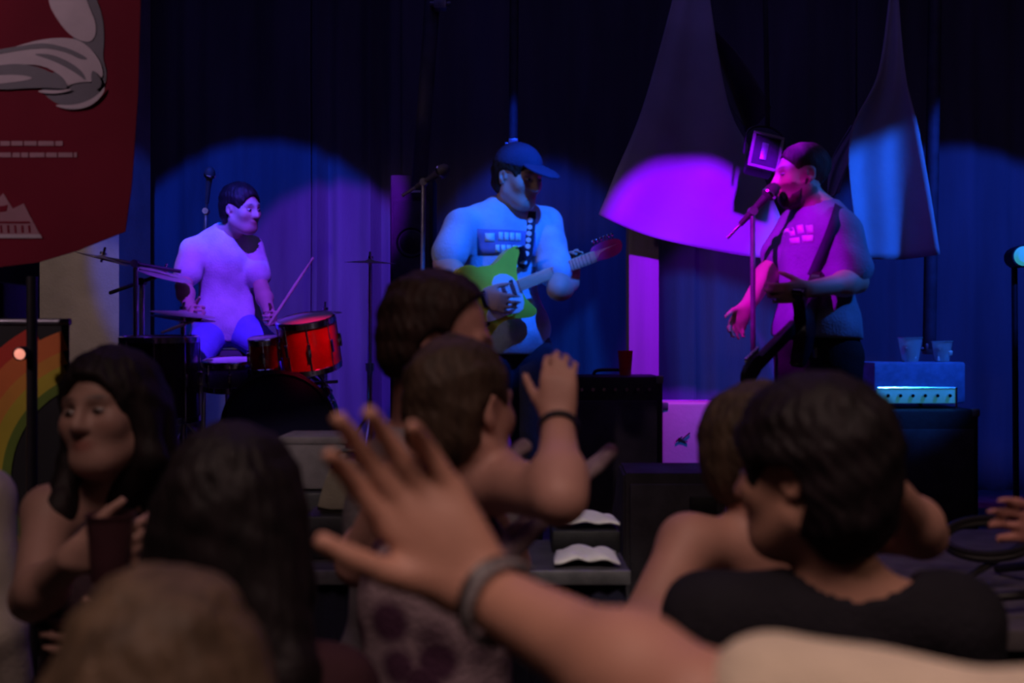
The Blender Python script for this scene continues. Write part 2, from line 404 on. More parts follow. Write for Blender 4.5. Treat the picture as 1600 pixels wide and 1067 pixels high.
    for s in (-1, 1):
        f.ell(hl(s*.012, .1, -.027), hr_(.009, .011, .008), HR, .008)
        f.ell(hl(s*.031, .098, .008), hr_(.017, .016, .012), HR, .012, sub=True)
    f.ell(hl(0, .088, -.052), hr_(.026, .014, .0065), HR, .006); f.ell(hl(0, .086, -.064), hr_(.022, .014, .0075), HR, .006)
    f.ell(hl(0, .103, -.0575), hr_(.022, .008, .0018), HR, .003, sub=True)
    # hands
    for s in 'lr':
        wr = j['wr_'+s]; spec = (hands or {}).get(s, {})
        d = unit(spec.get('dir', unit(wr-j['el_'+s]))); 
        sd = vec(spec.get('thumb', F_)); sd = unit(sd-d*(sd@d)); nrm = np.cross(d, sd)
        if 'palm' in spec and nrm@vec(spec['palm']) < 0: nrm = -nrm
        elif 'palm' not in spec and nrm@(root+F_*0-wr+U*0+np.array((0, 0, 0)))*1 < 0 and s: 
            inward = (root-wr)*np.array((1, 1, 0)); nrm = nrm if nrm@inward > 0 else -nrm
        curl = spec.get('curl', .35); hs = spec.get('scale', 1.0)*Hs; spread = spec.get('spread', .06)
        kn = []
        for i in range(4):
            off = (.030-.0195*i)*hs; Lp = (.088, .092, .088, .08)[i]*hs
            k0 = wr+d*Lp+sd*off
            f.cone(wr+sd*off*.55+d*.012, k0, .0165*hs, .0115*hs, .012)
            c0 = curl[i] if isinstance(curl, (list, tuple)) else curl
            fd = unit(d+sd*spread*(1.5-i)); ang = c0*.8; p = k0
            for q, ln in enumerate((.042, .026, .021)):
                ln *= (.95, 1.05, .98, .8)[i]*hs
                dd = fd*math.cos(ang)+nrm*math.sin(ang); p2 = p+dd*ln
                f.cone(p, p2, (.0098, .0088, .0078)[q]*hs, (.0088, .0078, .0066)[q]*hs, .002)
                p = p2; ang += c0
        f.ell(wr+d*.045*hs+nrm*.004, hr_(.03, .04, .014), np.stack([sd, d, nrm], 1), .012)
        ts = spec.get('tspread', .9); b = wr+d*.022*hs+sd*.02*hs
        td = unit(d*1+sd*ts+nrm*.35); p1 = b+td*.045*hs; td2 = unit(td+d*.35+nrm*.15); p2 = p1+td2*.033*hs; p3 = p2+unit(td2+d*.3)*.026*hs
        f.cone(b, p1, .016*hs, .0115*hs, .012); f.cone(p1, p2, .0115*hs, .0098*hs, .003); f.cone(p2, p3, .0098*hs, .0078*hs, .002)
    if shoem is None or bottom == 'bare':
        pass
    for s in 'lr':
        a = j['an_'+s]; f.cone(a, a+F_*.12-U*.01, .035, .025, .02)
    me = f.mesh('body'); V = f.V; n = len(V)
    q = (V-hc)@HR/Hs; base = np.tile(np.array(skin), (n, 1))
    def blob(c, r, col, amt):
        d = np.sqrt((((q-np.array(c))/np.array(r))**2).sum(1)); a = np.clip(1.6-d*1.2, 0, 1)[:, None]*amt
        base[:] = base*(1-a)+np.array(col)*a
    lipc = np.array(skin)*np.array((.85, .5, .5))
    blob((0, .1, -.058), (.027, .02, .012), lipc, .8)
    for s in (-1, 1):
        blob((s*.034, .09, .034), (.022, .02, .0055), np.array(hairc)*.8, .85); blob((s*.043, .08, -.02), (.02, .02, .018), np.array(skin)*np.array((1, .8, .78)), .5)
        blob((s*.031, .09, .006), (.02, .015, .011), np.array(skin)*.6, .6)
    if beard:
        m_ = (q[:, 2] < -.03-.25*(.04-np.clip(q[:, 1], -.1, .04))) & (q[:, 1] > -.045) & (np.abs(q[:, 2]) < .14) & (np.abs(q[:, 0]) < .1)
        lip = np.sqrt((q[:, 0]/.022)**2+((q[:, 2]+.058)/.009)**2) < 1
        m_ &= ~(lip & (q[:, 1] > .05)); base[m_] = base[m_]*.25+np.array(beard)*.75
    col = me.attributes.new('Col', 'FLOAT_COLOR', 'POINT'); cc = np.ones((n, 4), np.float32); cc[:, :3] = base
    if len(me.vertices) == n: col.data.foreach_set('color', cc.ravel())
    link('body', me, M['skin'], e)
    for s in (-1, 1):
        bm = NB(); c = hl(s*.031, .0825, .008)
        MM = Matrix([list(r_)+[0] for r_ in (HR*np.array((1.15, 1, .55))[None, :])]+[[0, 0, 0, 1]]); MM.translation = c
        bmesh.ops.create_uvsphere(bm, u_segments=14, v_segments=10, radius=.0112*Hs, matrix=MM)
        for fc in bm.faces:
            if (vec(fc.calc_center_median())-c)@HR[:, 1] > .0085*Hs: fc.material_index = 1
        obj('eye', bm, [M['eye'], M['iris']], e)
    # --- clothes
    if top:
        f = Field(lo, hi, vox); g = .012
        torso(f, g, .06)
        if sex != 'm' and top != 'tank': pass
        if top == 'tank':
            for s in (-1, 1):
                for ff in (-1, 1):
                    f.cone(j['chest']+across*s*.095+fw*.07*ff+up*.08, j['chest']+across*s*.085+fw*.015*ff+up*(j['neck']-j['chest'])@up-up*.0, .016, .012, .02)
        else:
            shoulders(f, g)
            for s in 'lr':
                if sleeve > 0:
                    a, b = j['sh_'+s], j['el_'+s]
                    if sleeve <= 1:
                        f.cone(a, a+(b-a)*sleeve, (.056*w+g)*slr, (.052*w+g*1.2+.004)*slr, .03)
                    else:
                        f.cone(a, b, .052*w+g, .044*w+g, .03); f.cone(b, b+(j['wr_'+s]-b)*(sleeve-1), .046*w+g, .03*w+g, .02)
        f.ell(j['pelvis'], np.array((.158, .112, .14))*w+.026, T, .05)
        f.warp(.0022, 38)
        hem = j['pelvis']-up*(.07 if topdrop is None else topdrop)
        f.plane(hem, -up)
        if top == 'tank': f.plane(j['neck']-up*(.06 if not straps else -.03)+up*0, up)
        else:
            f.cone(j['neck']+up*(.022-neckline)+fw*.02, j['neck']+up*.2+fw*.06, (.095 if wide else .064)*w, .12*w, .004, sub=True)
            pass
        # sleeve ends cut square
        if top != 'tank' and 0 < sleeve <= 1:
            pass
        link('shirt', f.mesh('shirt'), topm, e)
    if bottom == 'trousers' or bottom == 'shorts' or bottom == 'skirt':
        f = Field(lo, hi, vox)
        f.ell(j['pelvis'], np.array((.160, .114, .12))*w+.008, T, .04)
        if bottom == 'skirt':
            f.cone(j['pelvis'], (j['kn_l']+j['kn_r'])/2, .13, .19, .05)
        else:
            legs(f, .014, 1.0 if bottom == 'trousers' else .0)
        f.warp(.002, 34)
        f.plane(j['pelvis']+up*.09, up)
        if bottom == 'trousers': f.plane(root+U*.055, -U)
        link({'skirt': 'skirt', 'shorts': 'shorts'}.get(bottom, 'trousers'), f.mesh('trousers'), bottomm, e)
    if shoem is not None and lo_cut is None:
        for s in 'lr':
            a = j['an_'+s]; fl = min(j['an_l'][2], j['an_r'][2])-.045*H
            f = Field(a-.22, a+.22, .008)
            f.cone((*(a-F_*.03)[:2], fl+.045), (*(a+F_*.13)[:2], fl+.035), .042, .034, .02); f.cone(a+U*.01, (*(a)[:2], fl+.04), .045, .045, .02)
            f.cone((*(a+F_*.13)[:2], fl+.03), (*(a+F_*.17)[:2], fl+.028), .036, .03, .02)
            f.plane((0, 0, fl+.003), (0, 0, -1))
            link('shoe', f.mesh('shoe'), shoem, e)
    # --- hair
    if hair and hair != 'none':
        hm = hairm('hair', hairc)
        hv = min(vox, .007)
        drop = longhair
        hlo = hc-np.array((.24, .24, .22+drop)); hhi = hc+.24
        f = Field(hlo, hhi, hv); az = lambda amp, fr: (lambda x, y, z: amp*np.sin(np.arctan2(x, y)*fr+9*np.sin(z*30))+amp*.7*np.sin(z*110+x*60))
        gr = {'short': .010, 'buzz': .004, 'medium': .020, 'long': .018, 'curly': .024, 'updo': .014}[hair]*hairw
        f.ell(hl(0, -.018, .040), hr_(.079, .099, .088)+gr, HR, .01, disp=az(.0022 if hair != 'buzz' else .0005, 26))
        if hair in ('medium', 'curly', 'long', 'updo', 'short'):
            f.ell(hl(0, -.05, -.01-hair_cut*.5), hr_(.071, .06, .075+hair_cut*.5)+gr*.8, HR, .02, disp=az(.002, 20))
        if hair == 'long':
            back = -F_*.055
            for s in (-1, -.5, 0, .5, 1):
                a0 = hl(s*.05, -.05-.02*(1-abs(s)), .0); a1 = j['neck']+L*s*.085*hairw+back-U*.02; a2 = a1-U*(drop-.12)+L*s*.02-F_*.01
                f.cone(a0, a1, .05*hairw, .045*hairw, .025); f.cone(a1, a2, .045*hairw, .028, .025)
            for s in (-1, 1):
                f.cone(hl(s*.078, .0, .03), hl(s*.088, .0, -.09), .024*hairw, .026*hairw, .02)
                a1 = hl(s*.088, .0, -.09); a2 = j['sh_l' if s > 0 else 'sh_r']*.45+j['neck']*.55+F_*.06-U*.02; a3 = a2-U*(drop-.14)+F_*.03
                f.cone(a1, a2, .027*hairw, .032*hairw, .02); f.cone(a2, a3, .032*hairw, .02, .02)
        if bun: f.ell(hl(0, -.11, .05), hr_(.045, .035, .045), HR, .015, disp=az(.002, 14))
        # open the face
        fy = .012 if hair != 'long' else .0
        f.ell(hl(0, .115, -.025+hairline), hr_(facew, .105, .108), HR, .01, sub=True)
        for s in (-1, 1):
            if hair in ('short', 'buzz', 'updo', 'medium'): f.ell(hl(s*.085, .012, -.028), hr_(.03, .045, .055), HR, .008, sub=True)
        if hair in ('short', 'buzz'): f.plane(hl(0, -.06, -.085-hair_cut), -(HR[:, 2]-.15*HR[:, 1]))
        if cap: f.plane(hl(0, 0, .052), HR[:, 2])
        f.warp(.0018 if hair != 'curly' else .006, 90 if hair != 'curly' else 130)
        link('hair', f.mesh('hair'), hm, e)
    if beard:
        f = Field(hc-.2, hc+.2, .006)
        f.ell(hl(0, .045, -.085), hr_(.052, .054, .045), HR, .02)
        for s in (-1, 1): f.cone(hl(s*.062, .0, -.03), hl(s*.045, .04, -.08), .014, .018, .02)
        f.ell(hl(0, .1, -.04), hr_(.028, .013, .007), HR, .01)
        f.ell(hl(0, .105, -.0575), hr_(.02, .03, .008), HR, .006, sub=True)
        f.warp(.0015, 130)
        link('beard', f.mesh('beard'), hairm('beard_hair', beard), e)
    if cap:
        f = Field(hc-.26, hc+.26, .006)
        f.ell(hl(0, -.014, .048), hr_(.088, .108, .088), HR, .01); f.plane(hl(0, 0, .045), -(HR[:, 2]-.06*HR[:, 1]))
        o = link('cap', f.mesh('cap'), cap, e)
        f = Field(hc-.26, hc+.26, .005)
        f.ell(hl(0, .115, .052), hr_(.072, .085, .011), ypr(yaw+head[0], head[1]+.18, head[2]), .005)
        link('cap_brim', f.mesh('cap_brim'), cap, o)
    return e, j, hl, HR

# ================================================================ the setting
def slab(name, lo, hi, m, kind='structure', bev=0):
    bm = NB(); lo = Vector(lo); hi = Vector(hi); box(bm, (lo+hi)/2, hi-lo, bev=bev)
    return tag(obj(name, bm, m, smooth=False), kind=kind)
slab('floor', (-4.2, -2.6, -.1), (4.4, 7.2, 0), M['floor'])
slab('ceiling', (-4.2, -2.6, 4.6), (4.4, 7.2, 4.7), M['wall'])
slab('wall_back', (-4.2, 7.1, 0), (4.4, 7.2, 4.6), M['wall'])
slab('wall_left', (-4.3, -2.6, 0), (-4.2, 7.2, 4.6), M['wall'])
slab('wall_right', (4.4, -2.6, 0), (4.5, 7.2, 4.6), M['wall'])
slab('wall_front', (-4.2, -2.7, 0), (4.4, -2.6, 4.6), M['wall'])
slab('stage_floor', (-4.1, 3.5, 0), (4.3, 7.05, STAGE), M['stage'])
bm = NB(); a = P(170, 0, 4.4).x; b = P(596, 0, 5).x
box(bm, ((a+b)/2, 5.3, (STAGE+RISER)/2), (b-a, 1.75, RISER-STAGE), bev=.01)
drumriser = tag(obj('drum_riser', bm, M['stage'], smooth=False), 'low black platform under the drum kit', 'platform')
# plaster column on the left behind the banner
tag(slab('wall_column', (P(62, 0, 5.75).x, 5.75, STAGE), (P(186, 0, 5.75).x, 6.25, 4.6), M['tan']))

# backdrop curtain in separate widths
def curtain(x0, x1, y, z0, z1, amp, name, label, m, group=None, seed=0):
    rnd = random.Random(seed); nx = int((x1-x0)/.02); nz = 14; bm = NB(); ph = rnd.random()*9
    g = []
    for i in range(nx+1):
        x = x0+(x1-x0)*i/nx
        dy = amp*(math.sin(x*31+ph+1.3*math.sin(x*7+ph))+.5*math.sin(x*53+ph*2))
        g.append([bm.verts.new((x, y+dy*(.6+.4*(1-k/nz))+.012*math.sin(k*.9+x*8), z0+(z1-z0)*k/nz)) for k in range(nz+1)])
    for i in range(nx):
        for k in range(nz): bm.faces.new((g[i][k], g[i+1][k], g[i+1][k+1], g[i][k+1]))
    o = obj(name, bm, m); s = o.modifiers.new('thick', 'SOLIDIFY'); s.thickness = .006
    return tag(o, label, 'curtain', group)
edges = [-4.15, P(478, 0, 6.6).x, P(636, 0, 6.6).x, P(1080, 0, 6.6).x, 4.35]
labs = ['dark backdrop curtain at far left behind the drummer, lit blue', 'folded dark backdrop curtain lit violet beside the ride cymbal',
        'dark backdrop curtain behind the guitarist in the cap', 'wide dark blue lit backdrop curtain behind the bass player and right cloth sail']
for i in range(4):
    curtain(edges[i]-.03, edges[i+1]+.03, 6.6+.03*(i % 2), STAGE, 4.55, (.012, .035, .012, .01)[i], 'stage_curtain', labs[i], M['curtain'], seed=i)

# ================================================================ cloth sails
def sail(name, rows, m, label, n=26, mcols=22, rip=.015, sag=.05, seed=0):
    """rows: (left point, mid point, right point) from the top down, interpolated smoothly"""
    Ls = catmull([r[0] for r in rows], 10); Ms = catmull([r[1] for r in rows], 10); Rs = catmull([r[2] for r in rows], 10)
    bm = NB(); g = []
    for i, (l, c, r) in enumerate(zip(Ls, Ms, Rs)):
        row = []; v = i/(len(Ls)-1)
        for k in range(mcols+1):
            t = k/mcols; p = l*(1-t)*(1-2*t)+c*4*t*(1-t)+r*t*(2*t-1)
            p = p+Vector((0, rip*math.sin(t*11+v*5+seed)*(.3+v)+sag*math.sin(PI*t)*v, 0))
            row.append(bm.verts.new(p))
        g.append(row)
    for i in range(len(g)-1):
        for k in range(mcols): bm.faces.new((g[i][k], g[i+1][k], g[i+1][k+1], g[i][k+1]))
    o = obj(name, bm, m); s = o.modifiers.new('thick', 'SOLIDIFY'); s.thickness = .004
    return tag(o, label, 'fabric sail')
sail('cloth_sail', [(P(1076, -95, 5.05), P(1086, -95, 5.05), P(1096, -95, 5.05)), (P(1010, 150, 4.98), P(1070, 160, 5.0), P(1135, 150, 5.05)),
     (P(962, 270, 4.93), P(1075, 290, 4.98), P(1183, 250, 5.1)), (P(935, 336, 4.9), P(1075, 380, 4.95), P(1250, 408, 5.1))], M['sail'],
     'large stretched cloth sail left of the bass player, lit magenta along its lower edge', sag=.10)
sail('cloth_sail', [(P(1395, -60, 4.9), P(1398, -60, 4.9), P(1401, -60, 4.9)), (P(1372, 110, 4.92), P(1393, 112, 4.9), P(1415, 110, 4.88)),
     (P(1326, 225, 4.95), P(1380, 222, 4.92), P(1435, 208, 4.85)), (P(1345, 402, 4.98), P(1405, 404, 4.92), P(1466, 398, 4.8))], M['sail'],
     'narrow stretched cloth sail at right above the amplifier, lit blue', sag=.07, seed=2)
sail('cloth_sail', [(P(1083, 20, 5.3), P(1086, 20, 5.3), P(1090, 20, 5.3)), (P(1105, 90, 5.32), P(1130, 95, 5.36), P(1150, 85, 5.34)),
     (P(1160, 190, 5.32), P(1180, 196, 5.4), P(1208, 165, 5.36))], M['sailgrey'], 'small dim grey cloth drape above the framed floodlight', rip=.03, sag=.12, seed=4)
sail('cloth_sail', [(P(1330, 196, 5.12), P(1338, 196, 5.12), P(1348, 197, 5.12)), (P(1300, 250, 5.15), P(1312, 252, 5.14), P(1326, 255, 5.12)),
     (P(1292, 300, 5.15), P(1300, 305, 5.14), P(1312, 300, 5.12))], M['sail'], 'thin blue lit strip of cloth behind the bass player head', rip=.01, sag=.02, seed=5)

sails = [o for o in D.objects if o.name.startswith('cloth_sail')]
for o, a in zip(sails, ((1086, -95, 5.05), (1398, -60, 4.9), (1086, 20, 5.3), (1338, 196, 5.12))):
    p = P(*a); bm = NB(); tube(bm, [p-Vector((0, 0, .03)), (p.x, p.y, 4.6)], .005, 6); obj('hanging_cord', bm, M['cable'], o)
# ================================================================ posts and hanging poles
bm = NB(); box(bm, ((P(982, 0, 5.2).x+P(1030, 0, 5.2).x)/2, 5.26, (STAGE+2.22)/2), (.155, .13, 2.22-STAGE), bev=.008)
tag(obj('wooden_post', bm, M['wood']), 'pale square post under the large sail, glowing violet', 'post')
def pole(p0, p1, r, m, label, clamp=None):
    e = thing('hanging_pole', tuple(p1), label, 'pole')
    bm = NB(); tube(bm, [p0, p1], r, 14); obj('tube', bm, m, e)
    bm = NB(); c = Vector(clamp) if clamp is not None else Vector(p1); box(bm, c, (.06, .06, .06), bev=.006); tube(bm, [c-Vector((.05, 0, 0)), c+Vector((.05, 0, 0))], .012); obj('clamp', bm, M['steel'], e)
    return e
pole(P(700, -340, 5.0).lerp(P(700, -340, 5.0), 0), P(655, 290, 5.0), .038, M['charcoal'], 'slanting grey pole hanging above the black speaker column', P(688, 6, 4.95))
pole(P(806, -400, 6.2), P(802, 225, 6.2), .028, M['charcoal'], 'thin brown pole hanging behind the cap of the guitarist')
pole(P(1466, -330, 5.6), P(1452, 545, 5.6), .035, M['charcoal'], 'dark upright pole behind the blue sail, above the plastic cups')
# speaker column
e = thing('speaker_column', P(642, 0, 5.7)[:2]+(STAGE,), 'tall black speaker column behind the guitarist with a small white badge', 'speaker')
x = P(643, 0, 5.7).x
bm = NB(); box(bm, (x, 5.85, (STAGE+2.55)/2), (.24, .3, 2.55-STAGE), bev=.012); obj('cabinet', bm, M['black'], e)
bm = NB(); box(bm, (x, 5.692, 1.65), (.2, .012, 1.5), bev=.004); obj('grille', bm, M['charcoal'], e)
for k in range(5):
    bm = NB(); lathe(bm, [(0, .012), (.03, .01), (.07, -.004), (.08, .004), (.085, 0)], axes((0, -1, 0)), (x, 5.684, 1.05+k*.28)); obj('cone', bm, M['black'], e)
b0 = P(649, 299, 5.67); bm = NB(); box(bm, b0, (.058, .008, .012), bev=.001); obj('badge', bm, M['white'], e)

# ================================================================ red banner, left
BD = 3.6
e = thing('banner', tuple(P(0, 420, BD)), 'hanging red banner with pale looping artwork in the top left corner', 'banner')
def sheet(pts, d, m, name, parent, th=.004, bev=0):
    o = P(pts[0][0], pts[0][1], d); R = Matrix(((1, 0, 0), (0, 0, -1), (0, 1, 0)))   # local x right, y up, z towards camera
    R = Matrix(((1, 0, 0), (0, 0, -1), (0, 1, 0)))
    q = [((x-pts[0][0])/FPX*d, -(y-pts[0][1])/FPX*d) for x, y in pts]
    bm = NB(); prism(bm, q, th, R, o, bev); return obj(name, bm, m, parent, smooth=False)
sheet([(-160, -80), (222, -80), (216, 150), (206, 290), (196, 362), (120, 392), (60, 410), (-160, 436)], BD, M['banner'], 'cloth', e, .006)
bm = NB(); tube(bm, [P(-160, -84, BD), P(224, -84, BD)], .018); obj('hanging_rod', bm, M['steel'], e)
bm = NB(); 
for px in (-60, 150): tube(bm, [P(px, -84, BD), Vector((P(px, 0, BD).x, BD, 4.6))], .004, 6)
obj('hanging_cord', bm, M['cable'], e)
def art(pts, m, lift, it=2, name='printed_shape'):
    return sheet(smoothpoly(pts, it) if it else pts, BD-.004-lift*.0015, m, name, e, .0012)
art([(60, -60), (120, -60), (158, 10), (164, 60), (160, 90), (168, 115), (160, 150), (128, 168), (95, 166), (70, 150), (62, 130), (100, 100), (120, 60), (95, 20)], M['bgrey'], 1)
art([(72, 0), (85, -60), (120, -50), (138, 8), (150, 35), (150, 55), (140, 68), (112, 58), (92, 35)], M['bprint'], 3)
art([(-30, 92), (20, 74), (60, 62), (100, 58), (130, 64), (158, 95), (162, 120), (150, 128), (120, 128), (100, 137), (105, 125), (70, 102), (30, 100), (-30, 112)], M['bprint'], 4)
art([(-30, 82), (30, 72), (70, 66), (110, 76), (140, 92), (128, 94), (100, 80), (60, 73), (-30, 90)], M['bgrey'], 5)
art([(48, 84), (78, 84), (104, 94), (128, 110), (136, 128), (124, 118), (102, 104), (76, 92)], M['bgrey'], 5)
art([(-30, 108), (20, 98), (60, 104), (90, 118), (108, 134), (100, 140), (70, 136), (-30, 142)], M['bgrey'], 6)
art([(-30, 120), (20, 116), (52, 120), (46, 126), (-30, 134)], M['bprint'], 7)
art([(60, 140), (90, 142), (112, 138), (110, 142), (88, 147), (60, 145)], M['bprint'], 7)
art([(80, 163), (118, 165), (150, 152), (166, 132), (160, 150), (140, 168), (105, 172)], M['bprint'], 7)
art([(142, 110), (150, 112), (160, 128), (155, 140), (144, 138)], M['bgrey'], 8)
for k, (x1, y) in enumerate(((98, 224), (120, 242))):
    x = -150; rnd = random.Random(k)
    while x < x1:
        wd = rnd.uniform(10, 26); x2 = min(x+wd, x1)
        art([(x, y-3.6), (x2, y-3.6), (x2, y+3.6), (x, y+3.6)], M['btext'], 1, 0, 'printed_word'); x = x2+2.4
art([(-62, 372), (-40, 322), (-20, 330), (5, 302), (20, 326), (37, 318), (65, 372)], M['btext'], 1, 0, 'printed_emblem')
art([(-60, 346), (46, 346), (48, 349), (-61, 349)], M['banner'], 2, 0, 'emblem_line')
art([(-2, 323), (12, 320), (10, 330), (0, 331)], M['banner'], 2, 0, 'emblem_line')
for k in range(9):
    x = -44+k*11; art([(x, 352), (x+3, 352), (x+4, 364), (x+1, 364)], M['banner'], 2, 0, 'emblem_line')
art([(-66, 366), (63, 366), (66, 372), (-66, 372)], M['bprint'], 2, 0, 'emblem_line')

# black loudspeaker under the banner
e = thing('loudspeaker', tuple(P(20, 760, 3.9)), 'black loudspeaker below the red banner at the left edge', 'speaker')
a = P(-90, 440, 3.8); b = P(62, 520, 4.1)
bm = NB(); box(bm, ((a.x+b.x)/2, 3.95, (STAGE+a.z)/2), (b.x-a.x, .28, a.z-STAGE), bev=.015); obj('cabinet', bm, M['black'], e)
bm = NB(); box(bm, ((a.x+b.x)/2, 3.805, (STAGE+a.z)/2), (b.x-a.x-.04, .012, a.z-STAGE-.06), bev=.004); obj('grille', bm, M['charcoal'], e)
bm = NB(); lathe(bm, [(0, .006), (.012, .006), (.014, 0)], axes((0, -1, 0)), P(-30, 449, 3.79)); obj('screw', bm, M['chrome'], e)
# rainbow banner
RD = 3.45
e = thing('banner', tuple(P(40, 740, RD)), 'black banner with a curved rainbow at the left edge, below the red banner', 'banner')
z0 = P(0, 760, RD).z
sheet([(-120, 505), (108, 505), (108, 1000), (-120, 1000)], RD, M['rbblack'], 'cloth', e, .006)
cx, cy = 172, 748
for ra, rb, mk in ((238, 262, 'rb_red'), (208, 238, 'rb_orange'), (188, 208, 'rb_amber'), (166, 188, 'rb_yellow'), (152, 166, 'rb_green')):
    bm = NB(); R = Matrix(((1, 0, 0), (0, 0, -1), (0, 1, 0)))
    for k in range(60):
        a0, a1 = math.radians(95+k*2.2), math.radians(95+(k+1)*2.2)
        q = [(cx+r*math.cos(a)*1.02, cy-r*math.sin(a)*1.02) for r, a in ((ra, a0), (rb, a0), (rb, a1), (ra, a1))]
        if max(x for x, y in q) < 107 and min(x for x, y in q) > -118 and min(y for x, y in q) > 507:
            for lift in (0,):
                vs = [bm.verts.new(P(x, y, RD-.006)) for x, y in q]; bm.faces.new(vs)
    o = obj('rainbow_band', bm, M[mk], e, smooth=False); s = o.modifiers.new('thick', 'SOLIDIFY'); s.thickness = .002
bm = NB(); tube(bm, [P(-120, 503, RD), P(110, 503, RD)], .012); obj('rod', bm, M['steel'], e)
e = thing('banner_stand', (P(50, 0, 3.35).x, 3.35, 0), 'thin black upright stand in front of the rainbow banner', 'stand')
bm = NB(); tube(bm, [(P(50, 0, 3.35).x, 3.35, .02), P(50, 432, 3.35)], .017); obj('pole', bm, M['cable'], e)
for k in range(3):
    a_ = k*2.1+.4; q0 = Vector((P(50, 0, 3.35).x, 3.35, .35)); q1 = q0+Vector((.3*math.cos(a_), .12*math.sin(a_), -.34)); bm = NB(); tube(bm, [q0, q1], .01); obj('leg', bm, M['cable'], e)
e = thing('glare_disc', tuple(P(30, 552, 3.3)), 'small glowing reddish disc standing in for a glare on the rainbow banner', 'lamp')  # glowing disc and housing made up for the glare
c = P(31, 553, 3.3); bm = NB(); lathe(bm, [(0, .012), (.012, .008), (.018, 0)], axes((.1, -1, -.1)), c); obj('lens', bm, M['amberglare'], e)
bm = NB(); lathe(bm, [(.018, .004), (.022, .002), (.022, -.03), (.02, -.05), (0, -.05)], axes((.1, -1, -.1)), c); tube(bm, [c+Vector((0, .045, 0)), P(50, 548, 3.36)], .006); obj('housing', bm, M['cable'], e)

# ================================================================ drum kit
def stand(e, top, base_z, r=.011, legs=True, name='stand_tube'):
    top = Vector(top); b = Vector((top.x, top.y, base_z))
    bm = NB(); tube(bm, [(b.x, b.y, base_z+.06), (b.x, b.y, (top.z+base_z)/2)], r*1.35); tube(bm, [(b.x, b.y, (top.z+base_z)/2-.02), top], r)
    lathe(bm, [(0, -.02), (r*2, -.02), (r*2, .02), (0, .02)], None, (b.x, b.y, (top.z+base_z)/2), 12); obj(name, bm, M['chrome'], e)
    if legs:
        for k in range(3):
            a = k*2*PI/3+.5; bm = NB(); d = Vector((math.cos(a), math.sin(a), 0))
            tube(bm, [b+Vector((0, 0, .30)), b+d*.22+Vector((0, 0, .012))], .008); tube(bm, [b+Vector((0, 0, .1)), b+d*.13+Vector((0, 0, .13))], .005)
            obj('leg', bm, M['chrome'], e)
def cymbal(c, r, tilt, m, parent, name='cymbal'):
    bm = NB(); lathe(bm, [(.0, r*.11), (r*.05, r*.105), (r*.13, r*.075), (r*.18, r*.045), (r*.5, r*.015), (r, -r*.04), (r, -r*.046), (r*.5, r*.008), (r*.18, r*.038), (0, r*.09)], axes(tilt), c, 48)
    o = obj(name, bm, m, parent)
    bm = NB(); t = Vector(tilt).normalized(); tube(bm, [Vector(c)+t*(-.02), Vector(c)+t*(.05)], .006, 8); lathe(bm, [(0, .0), (.016, 0), (.016, .012), (0, .012)], axes(tilt), Vector(c)+t*r*.12, 12); obj('wing_nut', bm, M['chrome'], o); return o
def drum(name, c, r, h, ax, shell, label, head=M['drumskin'], lugs=8, cat='drum', front=None, legs=0, base=None, hoopm=None):
    e = thing(name, tuple(c), label, cat); R = axes(ax); c = Vector(c); hoopm = hoopm or M['chrome']
    bm = NB(); lathe(bm, [(0, -h/2), (r, -h/2), (r, h/2), (0, h/2)], R, c, 48); obj('shell', bm, shell, e)
    for s in (-1, 1):
        bm = NB(); lathe(bm, [(0, s*(h/2+.004)), (r*.97, s*(h/2+.004)), (r*.97, s*(h/2-.002)), (0, s*(h/2-.002))], R, c, 48)
        obj('drumhead', bm, (front or head) if s < 0 else head, e)
        bm = NB(); lathe(bm, [(r*1.005, s*(h/2-.018)), (r*1.04, s*(h/2-.016)), (r*1.045, s*(h/2+.008)), (r*.985, s*(h/2+.012)), (r*.975, s*(h/2+.005)), (r*1.005, s*(h/2-.018))], R, c, 48); obj('hoop', bm, hoopm, e)
    for k in range(lugs):
        a = 2*PI*k/lugs+.2; d = R@Vector((math.cos(a), math.sin(a), 0)); u = R@Vector((0, 0, 1)); bm = NB()
        tube(bm, [c+d*(r*1.03)-u*(h/2), c+d*(r*1.03)+u*(h/2)], .0035, 6)
        box(bm, c+d*(r+.008), (.02, .016, min(.06, h*.35)), axes(u, d), .004); obj('lug', bm, M['chrome'], e)
    for k in range(legs):
        a = 2*PI*k/legs+.6; d = Vector((math.cos(a), math.sin(a), 0)); p = c+d*(r+.02); bm = NB()
        tube(bm, [(p.x, p.y, c.z+h*.1), (p.x, p.y, base+.06), (p.x+d.x*.03, p.y+d.y*.03, base+.008)], .007, 8); obj('leg', bm, M['chrome'], e)
    return e
bdc = Vector((P(427, 0, 4.5).x, 4.68, RISER+.262)); bdax = Vector((-.12, 1, 0))
e = drum('bass_drum', bdc, .24, .34, bdax, M['darklac'], 'bass drum with a dark navy front head and black hoop', front=M['navyskin'], lugs=10, hoopm=M['black'])
for s in (-1, 1):
    bm = NB(); tube(bm, [bdc+Vector((s*.2, -.1, -.12)), bdc+Vector((s*.33, -.18, -.262))], .008); obj('spur', bm, M['chrome'], e)
rt = P(483, 537, 4.62); e = drum('rack_tom', rt, .128, .22, (-.10, -.25, 1), M['redlac'], 'larger bright red tom drum above the bass drum', lugs=8)
bm = NB(); tube(bm, [rt+Vector((-.03, 0, -.12)), rt+Vector((-.08, .0, -.2)), bdc+Vector((.02, 0, .25))], .011); obj('mounting_arm', bm, M['chrome'], e)
st = P(413, 555, 4.6); e = drum('rack_tom', st, .066, .14, (-.05, -.2, 1), M['redlac'], 'small red tom drum left of the larger bright red tom', lugs=6)
